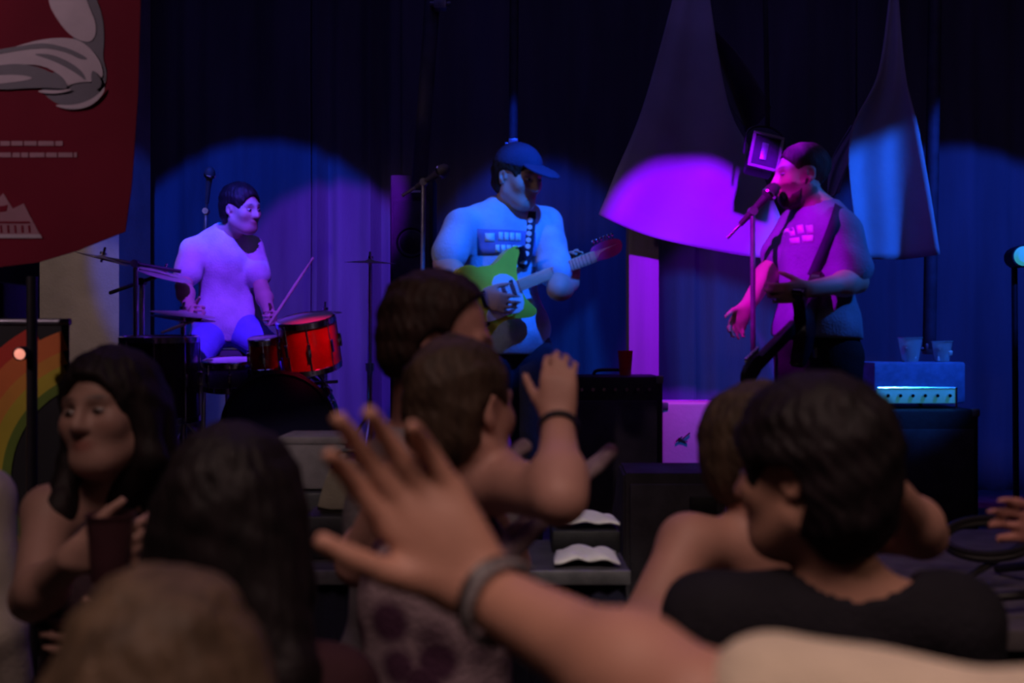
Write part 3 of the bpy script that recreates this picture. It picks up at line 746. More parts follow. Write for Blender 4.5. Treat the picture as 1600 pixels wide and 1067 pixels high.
bm = NB(); tube(bm, [st+Vector((.03, 0, -.08)), st+Vector((.05, .0, -.12)), bdc+Vector((-.01, 0, .25))], .009); obj('mounting_arm', bm, M['chrome'], e)
sn = P(362, 585, 4.74); e = drum('snare_drum', sn, .13, .12, (0, -.12, 1), M['steel'], 'shallow snare drum with pale head below the drummer', lugs=8)
stand(e, sn-Vector((0, 0, .08)), RISER)
ft = P(250, 592, 4.55); e = drum('floor_tom', ft, .165, .36, (0, -.04, 1), M['darklac'], 'dark floor tom standing on chrome legs left of the drummer', lugs=8, legs=3, base=RISER)
# chrome double clamp rack right of the bass drum
e = thing('hardware_rack', tuple(P(500, 620, 4.75)), 'chrome drum hardware rack below the larger red tom', 'drum hardware')
stand(e, P(505, 578, 4.72), RISER)
for (a, b) in (((462, 588), (525, 572)), ((470, 600), (528, 596)), ((490, 575), (518, 612))):
    bm = NB(); tube(bm, [P(a[0], a[1], 4.7), P(b[0], b[1], 4.72)], .008); obj('cross_tube', bm, M['chrome'], e)
bm = NB(); lathe(bm, [(0, -.02), (.02, -.02), (.024, 0), (.02, .02), (0, .02)], axes((0, -1, 0)), P(511, 612, 4.69), 16); obj('clamp', bm, M['chrome'], e)
def cym_stand(label, c, r, tilt, m, base_z=RISER, basept=None, hat=False):
    e = thing('hi_hat' if hat else 'cymbal_stand', (c[0], c[1], base_z), label, 'cymbal')
    cymbal(c, r, tilt, m, e)
    if hat: cymbal(Vector(c)-Vector((0, 0, .03)), r, tuple(-x for x in tilt), m, e)
    if basept is None: stand(e, Vector(c), base_z)
    else:
        stand(e, basept, base_z); bm = NB(); b = Vector(basept); d = (b-Vector(c)).normalized()
        tube(bm, [Vector(c), b, b+d*.20], .009); lathe(bm, [(0, -.02), (.018, -.02), (.018, .02), (0, .02)], axes((0, 1, 0)), b, 12); obj('boom_arm', bm, M['cable'], e)
    return e
cym_stand('ride cymbal seen edge on, on the stand right of the red toms', P(578, 409, 5.0), .125, (.03, -.06, 1), M['brass'])
cym_stand('crash cymbal on a boom arm in front of the beige column', P(160, 403, 4.6), .12, (.25, .05, 1), M['brass'], basept=P(212, 412, 4.62))
cym_stand('tilted bronze cymbal between the beige column and the drummer', P(256, 428, 4.7), .125, (.30, -.12, 1), M['brass'], basept=P(222, 440, 4.75))
cym_stand('hi-hat cymbal pair at the right hand of the drummer', P(286, 489, 4.55), .14, (.12, -.06, 1), M['brass'], hat=True)
cym_stand('small cymbal just above the larger red tom', P(508, 487, 5.15), .085, (.02, -.12, 1), M['brass'])
# boom mic over the hat
def mic_stand(label, base, top, tip, mr=.024, arm=M['cable']):
    e = thing('microphone_stand', tuple(base), label, 'microphone stand'); base = Vector(base); top = Vector(top); tip = Vector(tip)
    bm = NB(); tube(bm, [base, top], .010); obj('pole', bm, arm, e)
    bm = NB(); lathe(bm, [(0, 0), (.13, 0), (.13, .012), (.02, .03), (0, .03)], None, base, 32); obj('base', bm, arm, e)
    d = (tip-top).normalized(); bm = NB(); tube(bm, [top-d*.14, tip-d*.10], .007); lathe(bm, [(0, -.02), (.017, -.02), (.017, .02), (0, .02)], axes((0, 1, 0)), top, 12); obj('boom_arm', bm, arm, e)
    bm = NB(); lathe(bm, [(0, -.16), (.011, -.16), (.013, -.08), (.017, -.02), (mr*.9, -.012), (mr, 0), (mr, .008), (mr*.85, .028), (mr*.5, .042), (0, .047)], axes(d), tip-d*.02, 20); mc = obj('microphone', bm, M['charcoal'], e)
    bm = NB(); lathe(bm, [(mr*1.0, -.006), (mr*1.08, -.004), (mr*1.08, .004), (mr*1.0, .006)], axes(d), tip-d*.02, 20); obj('band', bm, M['chrome'], mc)
    return e
mic_stand('boom microphone stand between the speaker column and the guitarist', (P(655, 0, 4.5).x, 4.5, STAGE), P(662, 285, 4.5), P(694, 265, 4.42), .028, M['steel'])
mic_stand('microphone stand in front of the bass player face', (P(1178, 0, 3.95).x, 3.95, STAGE), P(1176, 330, 3.95), P(1208, 296, 3.93), .03, M['steel'])
mic_stand('tall thin overhead drum microphone stand behind the drummer', (P(318, 0, 5.6).x, 5.6, RISER), P(322, 330, 5.6), P(328, 268, 5.5), .03, M['steel'])
# drum stool
sc_ = P(356, 0, 5.18); e = thing('drum_stool', (sc_.x, 5.18, RISER), 'round padded drum stool under the drummer', 'stool')
bm = NB(); lathe(bm, [(0, -.04), (.15, -.04), (.165, -.02), (.165, .02), (.15, .04), (0, .045)], None, (sc_.x, 5.18, 1.535)); obj('seat', bm, M['charcoal'], e)
stand(e, (sc_.x, 5.18, 1.50), RISER, .014)

# ================================================================ stage right gear
def amp(name, x0, x1, ytop, ybot_z, d, dep, m, label, cat='amplifier', grille=None, handle=True, knobs=0):
    a = P(x0, ytop, d); b = P(x1, ytop, d); e = thing(name, ((a.x+b.x)/2, d, ybot_z), label, cat)
    w_ = b.x-a.x; h_ = a.z-ybot_z; c = Vector(((a.x+b.x)/2, d+dep/2, ybot_z+h_/2))
    bm = NB(); box(bm, c, (w_, dep, h_), bev=.012); obj('cabinet', bm, m, e)
    if grille: bm = NB(); box(bm, c-Vector((0, dep/2+.003, h_*.04)), (w_-.05, .012, h_*.82), bev=.004); obj('grille', bm, grille, e)
    for sx in (-1, 1):
        for sz in (-1, 1):
            bm = NB(); box(bm, c+Vector((sx*(w_/2-.014), -dep/2+.012, sz*(h_/2-.014))), (.034, .034, .034), bev=.006); obj('corner_guard', bm, M['steel'], e)
    if handle:
        t = c+Vector((0, 0, h_/2)); bm = NB(); tube(bm, catmull([t+Vector((-.08, 0, 0)), t+Vector((-.06, 0, .022)), t+Vector((.06, 0, .022)), t+Vector((.08, 0, 0))], 5), .008); obj('handle', bm, M['cable'], e)
    for k in range(knobs):
        bm = NB(); lathe(bm, [(0, .012), (.008, .012), (.009, 0)], axes((0, -1, 0)), c+Vector((-w_*.35+k*w_*.7/max(knobs-1, 1), -dep/2-.008, h_*.43)), 12); obj('knob', bm, M['chrome'], e)
    return e
amp('amplifier', 886, 1036, 588, STAGE, 4.45, .32, M['black'], 'tall black amplifier between the guitarist and the magenta box', grille=M['charcoal'], knobs=7)
a = P(1000, 585, 4.6)
tag(obj('lid', lathe(NB(), [(0, 0), (.026, 0), (.034, .11), (.031, .11), (.024, .006), (0, .006)], None, P(977, 586, 4.6), 24), M['redcup']), 'small red plastic cup on the tall black amplifier', 'cup').name = 'plastic_cup'
amp('white_box', 1034, 1135, 630, STAGE, 4.75, .3, M['white'], 'white box glowing magenta right of the tall amplifier', cat='box', handle=False)
bm = NB(); 
for (a, b) in (((1056, 690), (1066, 682)), ((1064, 688), (1078, 676)), ((1060, 684), (1074, 690))): tube(bm, [P(*a, 4.745), P(*b, 4.745)], .003, 6)
o = obj('scribble', bm, M['cable'], D.objects['white_box'])
# floor monitor wedge
def wedge(x0, x1, ytop, d, zb, label, m):
    a = P(x0, ytop, d+.18); b = P(x1, ytop, d+.18); e = thing('floor_monitor', ((a.x+b.x)/2, d, zb), label, 'speaker')
    h_ = a.z-zb; xm = (a.x+b.x)/2; W = b.x-a.x
    R = Matrix(((0, 0, 1), (1, 0, 0), (0, 1, 0)))
    bm = NB(); prism(bm, [(0, 0), (.42, 0), (.42, h_*.55), (.16, h_), (0, h_*.96)], W, R, (xm, d, zb), .01); obj('cabinet', bm, m, e, smooth=False)
    bm = NB(); box(bm, (xm, d-.006, zb+h_*.48), (W-.05, .012, h_*.8), bev=.004); obj('back_panel', bm, M['charcoal'], e)
    bm = NB(); box(bm, (xm+W*.28, d-.014, zb+h_*.72), (.10, .01, .07), bev=.003); obj('socket_plate', bm, M['black'], e)
    return e
wedge(966, 1118, 722, 3.78, STAGE, 'dark grey floor monitor at the stage edge below the magenta box', M['charcoal'])
# right cabinet, blue amp head with the lit front, two cups
amp('bass_cabinet', 1352, 1530, 640, STAGE, 4.5, .42, M['black'], 'wide black bass cabinet under the blue lit amplifier head', grille=M['charcoal'])
e = thing('amplifier', tuple(P(1435, 640, 4.6)), 'blue lit amplifier head with a cyan front strip on the bass cabinet', 'amplifier')
zc = P(0, 640, 4.5).z+.024; a = P(1366, 566, 4.58); b = P(1509, 566, 4.58)
bm = NB(); box(bm, ((a.x+b.x)/2, 4.7, (zc+a.z)/2+.0), (b.x-a.x, .24, a.z-zc), bev=.01); obj('case', bm, M['blueamp'], e)
q0 = P(1372, 606, 4.56); q1 = P(1494, 630, 4.56)
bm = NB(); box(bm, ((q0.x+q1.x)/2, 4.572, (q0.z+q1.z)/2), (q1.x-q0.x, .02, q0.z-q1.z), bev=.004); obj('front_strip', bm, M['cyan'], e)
bm = NB(); tube(bm, [(q0.x, 4.56, q0.z), (q1.x, 4.56, q0.z)], .004, 6); tube(bm, [(q1.x, 4.56, q0.z+.004), (q1.x, 4.56, q1.z-.03)], .005, 6); obj('trim_rail', bm, M['chrome'], e)
for k in range(6):
    bm = NB(); lathe(bm, [(0, .014), (.008, .014), (.009, 0)], axes((0, -1, 0)), (q0.x+.04+k*.055, 4.56, (q0.z+q1.z)/2), 12); obj('knob', bm, M['chrome'], e)
for k, (px, r, lab) in enumerate(((1422, .054, 'larger clear plastic cup on the blue amplifier head, nearer the bass player'), (1472, .046, 'smaller clear plastic cup on the right of the blue amplifier head'))):
    c = P(px, 566, 4.66); h_ = r*2.05; e = thing('plastic_cup', (c.x, 4.66, a.z+.001), lab, 'cup')
    bm = NB(); lathe(bm, [(0, 0), (r*.66, 0), (r*1.0, h_), (r*1.04, h_), (r*1.04, h_-.004), (r*.95, h_-.006), (r*.62, .004), (0, .004)], None, (c.x, 4.66, a.z+.001), 28); obj('cup', bm, M['cup'], e)
    bm = NB(); 
    for q in range(7): box(bm, (c.x+random.uniform(-.5, .5)*r, 4.66+random.uniform(-.5, .5)*r, a.z+.016+h_*.09*q), (.024, .024, .022), Euler((q, q*2, q*.7)).to_matrix(), .003)
    obj('ice', bm, M['offwhite'], e)
# framed floodlight hanging
e = thing('floodlight', tuple(P(1195, 238, 4.7)), 'square framed floodlight hanging at a tilt left of the bass player', 'lamp')
Rf = Euler((math.radians(12), math.radians(-12), math.radians(10))).to_matrix() @ Matrix.Rotation(math.radians(22), 3, 'Y'); Rf = Matrix.Rotation(math.radians(14), 3, 'Y') @ Matrix.Rotation(math.radians(-14), 3, 'X')
c = P(1196, 238, 4.7)
bm = NB(); box(bm, c+Rf@Vector((0, .06, 0)), (.125, .11, .155), Rf, .01); obj('housing', bm, M['black'], e)
for (cx_, cz_, sx, sz) in ((0, .082, .145, .014), (0, -.082, .145, .014), (-.066, 0, .014, .15), (.066, 0, .014, .15)):
    bm = NB(); box(bm, c+Rf@Vector((cx_, -.004, cz_)), (sx, .02, sz), Rf, .002); obj('frame_bar', bm, M['wood'], e)
bm = NB(); box(bm, c+Rf@Vector((0, .002, 0)), (.122, .006, .152), Rf); obj('lens', bm, M['black'], e)
bm = NB(); box(bm, c+Rf@Vector((-.008, -.006, 0)), (.03, .006, .085), Rf, .002); obj('bulb', bm, M['steel'], e)
bm = NB(); tube(bm, catmull([c+Rf@Vector((-.085, .06, 0)), c+Rf@Vector((-.085, .06, .12)), c+Rf@Vector((0, .06, .16)), c+Rf@Vector((.085, .06, .12)), c+Rf@Vector((.085, .06, 0))], 5), .006, 8); tube(bm, [c+Rf@Vector((0, .06, .16)), (c.x, 4.8, 4.6)], .012, 8); obj('yoke', bm, M['cable'], e)
# lamp at the right edge
e = thing('wall_lamp', tuple(P(1597, 402, 5.2)), 'small cyan glowing lamp at the right edge', 'lamp')
c = P(1600, 400, 5.2); cyanlamp = mat('cyan_glow', (.1, .4, .5), .4, nscale=4, namt=.1, emit=(.03, .30, .42, .8))
bm = NB(); lathe(bm, [(0, .03), (.035, .022), (.05, 0), (.045, -.01), (0, -.01)], axes((-.1, -1, 0)), c, 24); obj('lens', bm, cyanlamp, e)
bm = NB(); lathe(bm, [(.05, 0), (.058, .0), (.055, -.12), (0, -.13)], axes((-.1, -1, 0)), c, 24); tube(bm, [c+Vector((0, .1, 0)), (c.x+.01, 5.3, STAGE)], .015); obj('housing', bm, M['black'], e)

# ================================================================ things along the stage front
TZ = .93
def table(x0, x1, y0, y1, z, label, skirt=True):
    e = thing('folding_table', ((x0+x1)/2, (y0+y1)/2, 0), label, 'table')
    bm = NB(); box(bm, ((x0+x1)/2, (y0+y1)/2, z-.02), (x1-x0, y1-y0, .04), bev=.008); obj('tabletop', bm, M['charcoal'], e)
    bm = NB(); box(bm, ((x0+x1)/2, y0-.006, z-.02), (x1-x0, .014, .042), bev=.004); obj('edge_strip', bm, M['steel'], e)
    for sx in (x0+.06, x1-.06):
        for sy in (y0+.06, y1-.06): bm = NB(); tube(bm, [(sx, sy, 0), (sx, sy, z-.04)], .016); obj('leg', bm, M['steel'], e)
    return e
tb = table(P(425, 0, 2.98).x, P(985, 0, 2.98).x, 2.98, 3.44, .955, 'long dark table along the stage front below the guitarist')
nav = cloth('navy_cloth', (.016, .016, .035))
bm = NB(); g = []
x0_, x1_ = P(430, 0, 2.98).x, P(980, 0, 2.98).x
for i in range(121):
    x = x0_+(x1_-x0_)*i/120; yy = 3.0+.008*math.sin(i*.9)+.006*math.sin(i*.37)
    g.append([bm.verts.new((x, yy-(.0 if k else .0), .03+k*.22)) for k in range(5)])
for i in range(120):
    for k in range(4): bm.faces.new((g[i][k], g[i+1][k], g[i+1][k+1], g[i][k+1]))
o = obj('cloth_skirt', bm, nav, tb); s = o.modifiers.new('t', 'SOLIDIFY'); s.thickness = .004
# flat black case with papers
a = P(862, 0, 3.25).x; b = P(968, 0, 3.25).x
bm = NB(); box(bm, ((a+b)/2, 3.32, .955+.035), (b-a, .2, .07), bev=.008)
tag(obj('flat_case', bm, M['black']), 'flat black case on the dark table carrying a white towel', 'case')
def towel(c, sx, sy, h, label, seed):
    rnd = random.Random(seed); bm = NB(); n = 20; m_ = 12; g = []
    for i in range(n+1):
        row = []
        for k in range(m_+1):
            u, v = i/n*2-1, k/m_*2-1; ed = 1+.07*math.sin(u*4+seed+v*2); zz = h*(1-.5*abs(u)**3)*(1-.4*abs(v)**4)*(1+.25*math.sin(u*7+v*3+seed))
            row.append(bm.verts.new(Vector(c)+Vector((u*sx/2*ed, v*sy/2*ed, max(zz, .006)))))
        g.append(row)
    for i in range(n):
        for k in range(m_): bm.faces.new((g[i][k], g[i+1][k], g[i+1][k+1], g[i][k+1]))
    o = obj('towel', bm, M['offwhite']); s = o.modifiers.new('t', 'SOLIDIFY'); s.thickness = .006; s.offset = 1
    return tag(o, label, 'towel')
towel((P(917, 0, 3.06).x, 3.09, .957), .185, .17, .030, 'crumpled white towel on the front edge of the dark table', 1)
towel((P(915, 0, 3.3).x, 3.32, 1.027), .195, .16, .028, 'greyish white folded towel on the flat black case', 5)
# grey canvas box on a black case
a = P(436, 682, 3.85); b = P(542, 766, 3.85)
bm = NB(); box(bm, ((a.x+b.x)/2-.05, 4.0, (STAGE+b.z)/2), (b.x-a.x+.18, .4, b.z-STAGE), bev=.012)
e = thing('equipment_case', ((a.x+b.x)/2, 4.0, STAGE), 'black equipment case at the stage edge under the grey box', 'case'); obj('body', bm, M['black'], e)
bm = NB(); box(bm, ((a.x+b.x)/2-.05, 3.795, b.z-.10), (.09, .012, .05), bev=.003); obj('latch', bm, M['steel'], e)
e = thing('storage_box', ((a.x+b.x)/2, 3.95, b.z), 'light grey canvas box in front of the bass drum', 'box')
bm = NB(); box(bm, ((a.x+b.x)/2, 3.97, (a.z+b.z)/2+.001), (b.x-a.x, .26, a.z-b.z), bev=.02); obj('body', bm, M['grey'], e)
bm = NB(); box(bm, ((a.x+b.x)/2, 3.97, a.z-.014), (b.x-a.x+.012, .272, .03), bev=.008); obj('lid', bm, M['grey'], e)
# khaki bag on a small black crate on the table
c = P(540, 800, 3.2); e = thing('small_crate', (c.x, 3.22, .955), 'small black crate on the table under the khaki bag', 'crate')
bm = NB(); box(bm, (c.x, 3.22, (.956+c.z)/2), (.24, .2, c.z-.956), bev=.008); obj('body', bm, M['black'], e)
bm = NB(); lathe(bm, [(0, .012), (.010, .012), (.012, 0)], axes((0, -1, 0)), P(540, 832, 3.115), 14); obj('knob', bm, M['chrome'], e)
e = thing('canvas_bag', (c.x, 3.22, c.z), 'khaki canvas bag with a small metal clasp behind the raised hand', 'bag')
bm = NB(); R = Matrix(((1, 0, 0), (0, 0, -1), (0, 1, 0)))
prism(bm, smoothpoly([(-.085, 0), (.085, 0), (.078, .03), (.062, .13), (.05, .155), (-.035, .155), (-.05, .13), (-.078, .03)], 1), .12, R, (c.x, 3.22, c.z+.002), .014); obj('body', bm, M['khaki'], e)
bm = NB(); tube(bm, catmull([(c.x-.03, 3.22, c.z+.15), (c.x-.025, 3.22, c.z+.185), (c.x+.03, 3.22, c.z+.185), (c.x+.035, 3.22, c.z+.15)], 6), .007); obj('handle', bm, M['cable'], e)
bm = NB(); box(bm, (c.x-.02, 3.152, c.z+.145), (.04, .01, .012), bev=.002); obj('clasp', bm, M['chrome'], e)
# right desk with cables
e = thing('equipment_desk', (1.35, 2.7, 0), 'grey topped desk at the right edge covered in black cables', 'table')
bm = NB(); box(bm, (1.40, 2.82, .97), (1.3, 1.2, .05), bev=.01); obj('tabletop', bm, M['grey'], e)
for sx in (.82, 1.98):
    for sy in (2.3, 3.34): bm = NB(); tube(bm, [(sx, sy, 0), (sx, sy, .946)], .018); obj('leg', bm, M['steel'], e)
def cable(pts, r, label, n=10, m=None, name='audio_cable'):
    bm = NB(); tube(bm, catmull(pts, n), r, 8); return tag(obj(name, bm, m or M['cable']), label, 'cable')
zt = 1.01
lp = [Vector((1.22+.11*math.cos(a), 2.62+.08*math.sin(a), zt+.06+.07*math.sin(a*.5+1)**2+.002*a)) for a in [k*.7 for k in range(20)]]
cable([Vector((1.05, 2.5, zt))]+lp+[Vector((1.5, 2.45, zt))], .009, 'black audio cable looped upright on the grey desk')
cable([(1.0, 2.42, zt), (1.15, 2.34, zt+.03), (1.3, 2.45, zt+.01), (1.45, 2.34, zt+.05), (1.6, 2.5, zt), (1.9, 2.4, zt)], .012, 'thick black cable along the front of the grey desk')
cable([(1.2, 2.36, zt), (1.32, 2.3, zt+.01), (1.4, 2.4, zt+.02), (1.52, 2.33, zt), (1.7, 2.36, zt+.03), (1.95, 2.3, zt)], .007, 'thin silver cable crossing the grey desk', m=M['chrome'])
cable([(1.3, 2.75, zt), (1.42, 2.6, zt+.05), (1.5, 2.7, zt+.02), (1.62, 2.55, zt+.07), (1.8, 2.7, zt+.01)], .012, 'black cable tangled at the back of the grey desk')

# ================================================================ the band
blackshoe = mat('black_leather', (.02, .018, .018), .4, nscale=10, bump=.1)
whitetee = cloth('white_cotton', (.72, .70, .72)); bluetee = cloth('pale_blue_cotton', (.42, .56, .72)); navytee = cloth('slate_cotton', (.22, .26, .34))
denim = cloth('dark_denim', (.04, .045, .075), 200); shortsm = cloth('blue_shorts', (.20, .22, .75)); blackj = cloth('black_denim', (.02, .018, .022), 200)
capm = cloth('navy_cap', (.04, .05, .12))
# drummer, seated
dj = dict(pelvis=P(356, 506, 5.16), waist=P(356, 466, 5.16), chest=P(352, 408, 5.12), neck=P(356, 358, 5.08),
          sh_r=P(302, 392, 5.02), sh_l=P(392, 388, 5.2), el_r=P(287, 448, 4.88), wr_r=P(300, 492, 4.68), el_l=P(410, 455, 5.08), wr_l=P(424, 498, 4.86),
          hip_r=P(332, 515, 5.12), hip_l=P(380, 515, 5.14), kn_r=P(302, 566, 4.86), kn_l=P(446, 572, 4.94),
          an_r=Vector((P(298, 0, 4.98).x, 4.98, RISER+.08)), an_l=Vector((P(452, 0, 5.05).x, 5.05, RISER+.08)))
hd = dict(r=dict(dir=(.25, -.9, .1), thumb=(.1, .2, 1), curl=1.1, palm=(1, 0, 0)), l=dict(dir=(.35, -.8, .0), thumb=(-.1, .2, 1), curl=1.1, palm=(-1, 0, 0)))
person('seated drummer in a pale T-shirt and blue shorts, holding a drumstick', (P(356, 0, 5.0).x, 5.0, RISER), H=1.68, yaw=-2.61, head=(.55, .18, .1), vox=.010, J=dj, headp=P(377, 327, 5.0),
       hair='short', hairc=(.03, .02, .02), skin=(.62, .38, .32), top='tee', topm=whitetee, sleeve=.62, bottom='shorts', bottomm=shortsm, shoem=blackshoe, hands=hd, fat=.98)
def drumstick(a, b, label):
    bm = NB(); a = Vector(a); b = Vector(b); d = b-a; tube(bm, [a, a+d*.7, a+d*.93, a+d*.95, a+d*.98, b], [.0075, .0075, .0045, .006, .0065, .003], 10)
    return tag(obj('drumstick', bm, M['stick']), label, 'drumstick', 'drumsticks')
drumstick(P(420, 508, 4.70), P(490, 402, 4.76), 'wooden drumstick raised to the right in the left hand of the drummer')
drumstick(P(305, 500, 4.50), P(252, 520, 4.32), 'wooden drumstick held low over the hi-hat')
# guitarist
gj = dict(sh_r=P(722, 354, 4.08), sh_l=P(852, 350, 4.30), el_r=P(694, 412, 4.04), wr_r=P(748, 462, 3.90), el_l=P(856, 438, 4.06), wr_l=P(892, 414, 4.13), neck=P(794, 318, 4.2), chest=P(784, 385, 4.2),
          waist=P(782, 455, 4.2), pelvis=P(790, 515, 4.2))
rg = Vector((P(792, 0, 4.2).x, 4.2, STAGE))
GDIR = Vector((.80, .50, .335)).normalized(); GN = Vector((.80, -.52, .2)); GN = (GN-GDIR*GN.dot(GDIR)).normalized()
gp = P(778, 458, 3.93)+GDIR*.40; gj['wr_l'] = gp-GN*.040-Vector((0, 0, .085)); gj['el_l'] = P(872, 452, 4.02)
hg = dict(r=dict(dir=(.75, -.35, -.25), thumb=(.2, -.2, 1), curl=.55, palm=(-.45, .87, 0)), l=dict(dir=(0, 0, 1), thumb=tuple(-GDIR), curl=.75, palm=tuple(GN)))
e, gj2, hl, HR = person('guitarist in a dark cap and light blue lit T-shirt playing a lime guitar', rg, H=1.77, yaw=-2.72, head=(.38, .32, .05), vox=.010, J=gj, headp=P(810, 277, 4.12),
       hair='short', hairc=(.04, .03, .02), skin=(.55, .38, .30), top='tee', topm=bluetee, sleeve=.72, bottom='trousers', bottomm=denim, shoem=blackshoe, hands=hg, cap=capm, fat=1.04, topdrop=.10)
# shirt print wrapped on the chest
shirt = [o for o in e.children if o.name.startswith('shirt')][0]
bpy.context.view_layer.update()
from mathutils.bvhtree import BVHTree
def surf(o_):
    me = o_.data; return BVHTree.FromPolygons([v.co.copy() for v in me.vertices], [tuple(p.vertices) for p in me.polygons])
def wrap_print(o_, T_, quad, m, name, parent, dirv, lift=.004, nu=10, nv=4):
    """small cloth print following the garment: quad = (x0,z0,x1,z1) along the body, cast along dirv"""
    bm = NB(); g = []
    for i in range(nu+1):
        row = []
        for k in range(nv+1):
            p = quad[0]+(quad[1]-quad[0])*(i/nu)+(quad[2]-quad[0])*(k/nv)
            h_ = T_.ray_cast(p-dirv*.6, dirv)
            row.append(bm.verts.new(h_[0]-dirv*lift if h_[0] is not None else p))
        g.append(row)
    for i in range(nu):
        for k in range(nv): bm.faces.new((g[i][k], g[i][k+1], g[i+1][k+1], g[i+1][k]))
    ob = obj(name, bm, m, parent); s = ob.modifiers.new('t', 'SOLIDIFY'); s.thickness = .0015; return ob
Tg = surf(shirt)
dv = Vector((0, 1, 0))
pdark = mat('print_ink', (.20, .20, .45), .8, nscale=30, namt=.1); plight = mat('print_pale', (.62, .9, .95), .8, nscale=30, namt=.1)
def pr(x0, y0, x1, y1, m, lift): return wrap_print(shirt, Tg, (P(x0, y0, 4.05), P(x1, y0, 4.05), P(x0, y1, 4.05)), m, 'shirt_print', shirt, dv, lift)
pr(746, 358, 838, 398, pdark, .003)
for (x0, y0, x1, y1) in ((758, 364, 773, 377), (779, 362, 786, 375), (788, 362, 795, 375), (797, 362, 804, 375), (806, 362, 814, 375), (774, 382, 781, 394), (783, 382, 790, 394), (792, 382, 799, 394), (801, 382, 808, 394), (810, 382, 816, 394)):
    wrap_print(shirt, Tg, (P(x0, y0, 4.05), P(x1, y0, 4.05), P(x0, y1, 4.05)), plight, 'shirt_print', shirt, dv, .006, 2, 2)
# electric guitar
def guitar(c, dirv, nrm, bodym, headm, label, scale=1.0, guard=None, board=None, neckm=None):
    x = dirv.normalized(); z = (nrm-x*nrm.dot(x)).normalized(); y = z.cross(x); R = Matrix((x, y, z)).transposed(); S = scale
    W = lambda a, b, h=0: c+R@Vector((a*S, b*S, h*S))
    e = thing('electric_guitar', tuple(c), label, 'guitar')
    out = smoothpoly([(-.205, -.06), (-.21, .07), (-.17, .15), (-.10, .16), (-.04, .115), (.03, .12), (.09, .155), (.15, .165), (.165, .145), (.125, .10), (.10, .045), (.10, -.04), (.12, -.085), (.15, -.12), (.135, -.145), (.08, -.14), (.0, -.115), (-.06, -.12), (-.12, -.165), (-.18, -.14)], 2)
    bm = NB(); prism(bm, [(a*S, b*S) for a, b in out], .045*S, R, c, .007*S); obj('body', bm, bodym, e)
    bm = NB(); prism(bm, [(a*S, b*S) for a, b in smoothpoly([(-.12, -.09), (-.06, -.10), (.0, -.095), (.07, -.11), (.10, -.06), (.09, .03), (.04, .075), (-.02, .07), (-.04, -.0)], 1)], .003*S, R, W(0, 0, .0245)); obj('pickguard', bm, guard or M['offwhite'], e)
    for q in (-.03, .015, .06): bm = NB(); box(bm, W(q, 0, .030), (.016*S, .07*S, .01*S), R, .003*S); obj('pickup', bm, M['black'], e)
    bm = NB(); box(bm, W(-.09, 0, .031), (.03*S, .07*S, .012*S), R, .002*S); obj('bridge', bm, M['chrome'], e)
    for q in range(3): bm = NB(); lathe(bm, [(0, .014*S), (.008*S, .014*S), (.011*S, 0)], R, W(-.11-.03*q, -.10+.012*q, .023), 14); obj('knob', bm, M['black'], e)
    bm = NB(); box(bm, W(.30, 0, .022), (.42*S, .050*S, .022*S), R, .006*S); obj('neck', bm, neckm or M['maple'], e)
    bm = NB(); box(bm, W(.30, 0, .0345), (.42*S, .048*S, .005*S), R, .001*S); fb = obj('fretboard', bm, board or M['rose'], e)
    bm = NB()
    for q in range(15): box(bm, W(.50-.38*(1-2**(-(q+1)/11)), 0, .0375), (.003*S, .047*S, .002*S), R)
    obj('frets', bm, M['chrome'], fb)
    bm = NB(); prism(bm, [(a*S, b*S) for a, b in smoothpoly([(.50, -.022), (.50, .022), (.53, .045), (.60, .05), (.67, .038), (.685, .01), (.66, -.028), (.58, -.032)], 2)], .016*S, R, W(0, 0, .016), .002*S); hs = obj('headstock', bm, headm, e)
    for q in range(6): bm = NB(); p = W(.535+.022*q, .062, .016); tube(bm, [W(.535+.022*q, .04, .016), p], .003*S, 6); box(bm, p, (.012*S, .016*S, .010*S), R, .003*S); obj('tuning_peg', bm, M['chrome'], hs)
    bm = NB()
    for q in range(6): tube(bm, [W(-.09, -.024+.0095*q, .040), W(.51, -.018+.0072*q, .0405), W(.535+.022*q, .015, .028)], .0009*S, 4)
    obj('strings', bm, M['chrome'], e)
    return e, W
gc = P(778, 458, 3.93)
ge, W = guitar(gc, GDIR, GN, M['lime'], M['headred_maglit'], 'lime green electric guitar with a red headstock tinted by magenta light held by the guitarist', .92, board=M['maple'])
def strip_strap(pts, wdt, T_, parent, dotm=None):
    bm = NB(); L_ = catmull(pts, 8); prev = None
    for i, p in enumerate(L_):
        d = (L_[min(i+1, len(L_)-1)]-L_[max(i-1, 0)]).normalized(); s = d.cross(Vector((0, -1, 0))).normalized()*wdt/2
        cur = (bm.verts.new(p-s), bm.verts.new(p+s))
        if prev: bm.faces.new((prev[0], prev[1], cur[1], cur[0]))
        prev = cur
    o = obj('strap', bm, M['strap'], parent); sd = o.modifiers.new('t', 'SOLIDIFY'); sd.thickness = .003
    if dotm:
        for i in range(6, len(L_)-6, 4):
            bm = NB(); lathe(bm, [(0, .003), (.010, .002), (.011, 0)], axes((0, -1, 0)), L_[i]-Vector((0, .003, 0)), 12); obj('stud', bm, dotm, o)
def onsurf(px, py, T_, lift=.012):
    p = P(px, py, 3.0); dd = (P(px, py, 6)-p).normalized(); h_ = T_.ray_cast(p, dd); return (h_[0]-dd*lift) if h_[0] is not None else None
pts = [q for q in (onsurf(x, y, Tg) for x, y in ((832, 316), (829, 330), (828, 350), (826, 370), (824, 390), (818, 412))) if q is not None]
strip_strap(pts+[W(.15, .15, .03)], .045, Tg, ge, M['offwhite'])
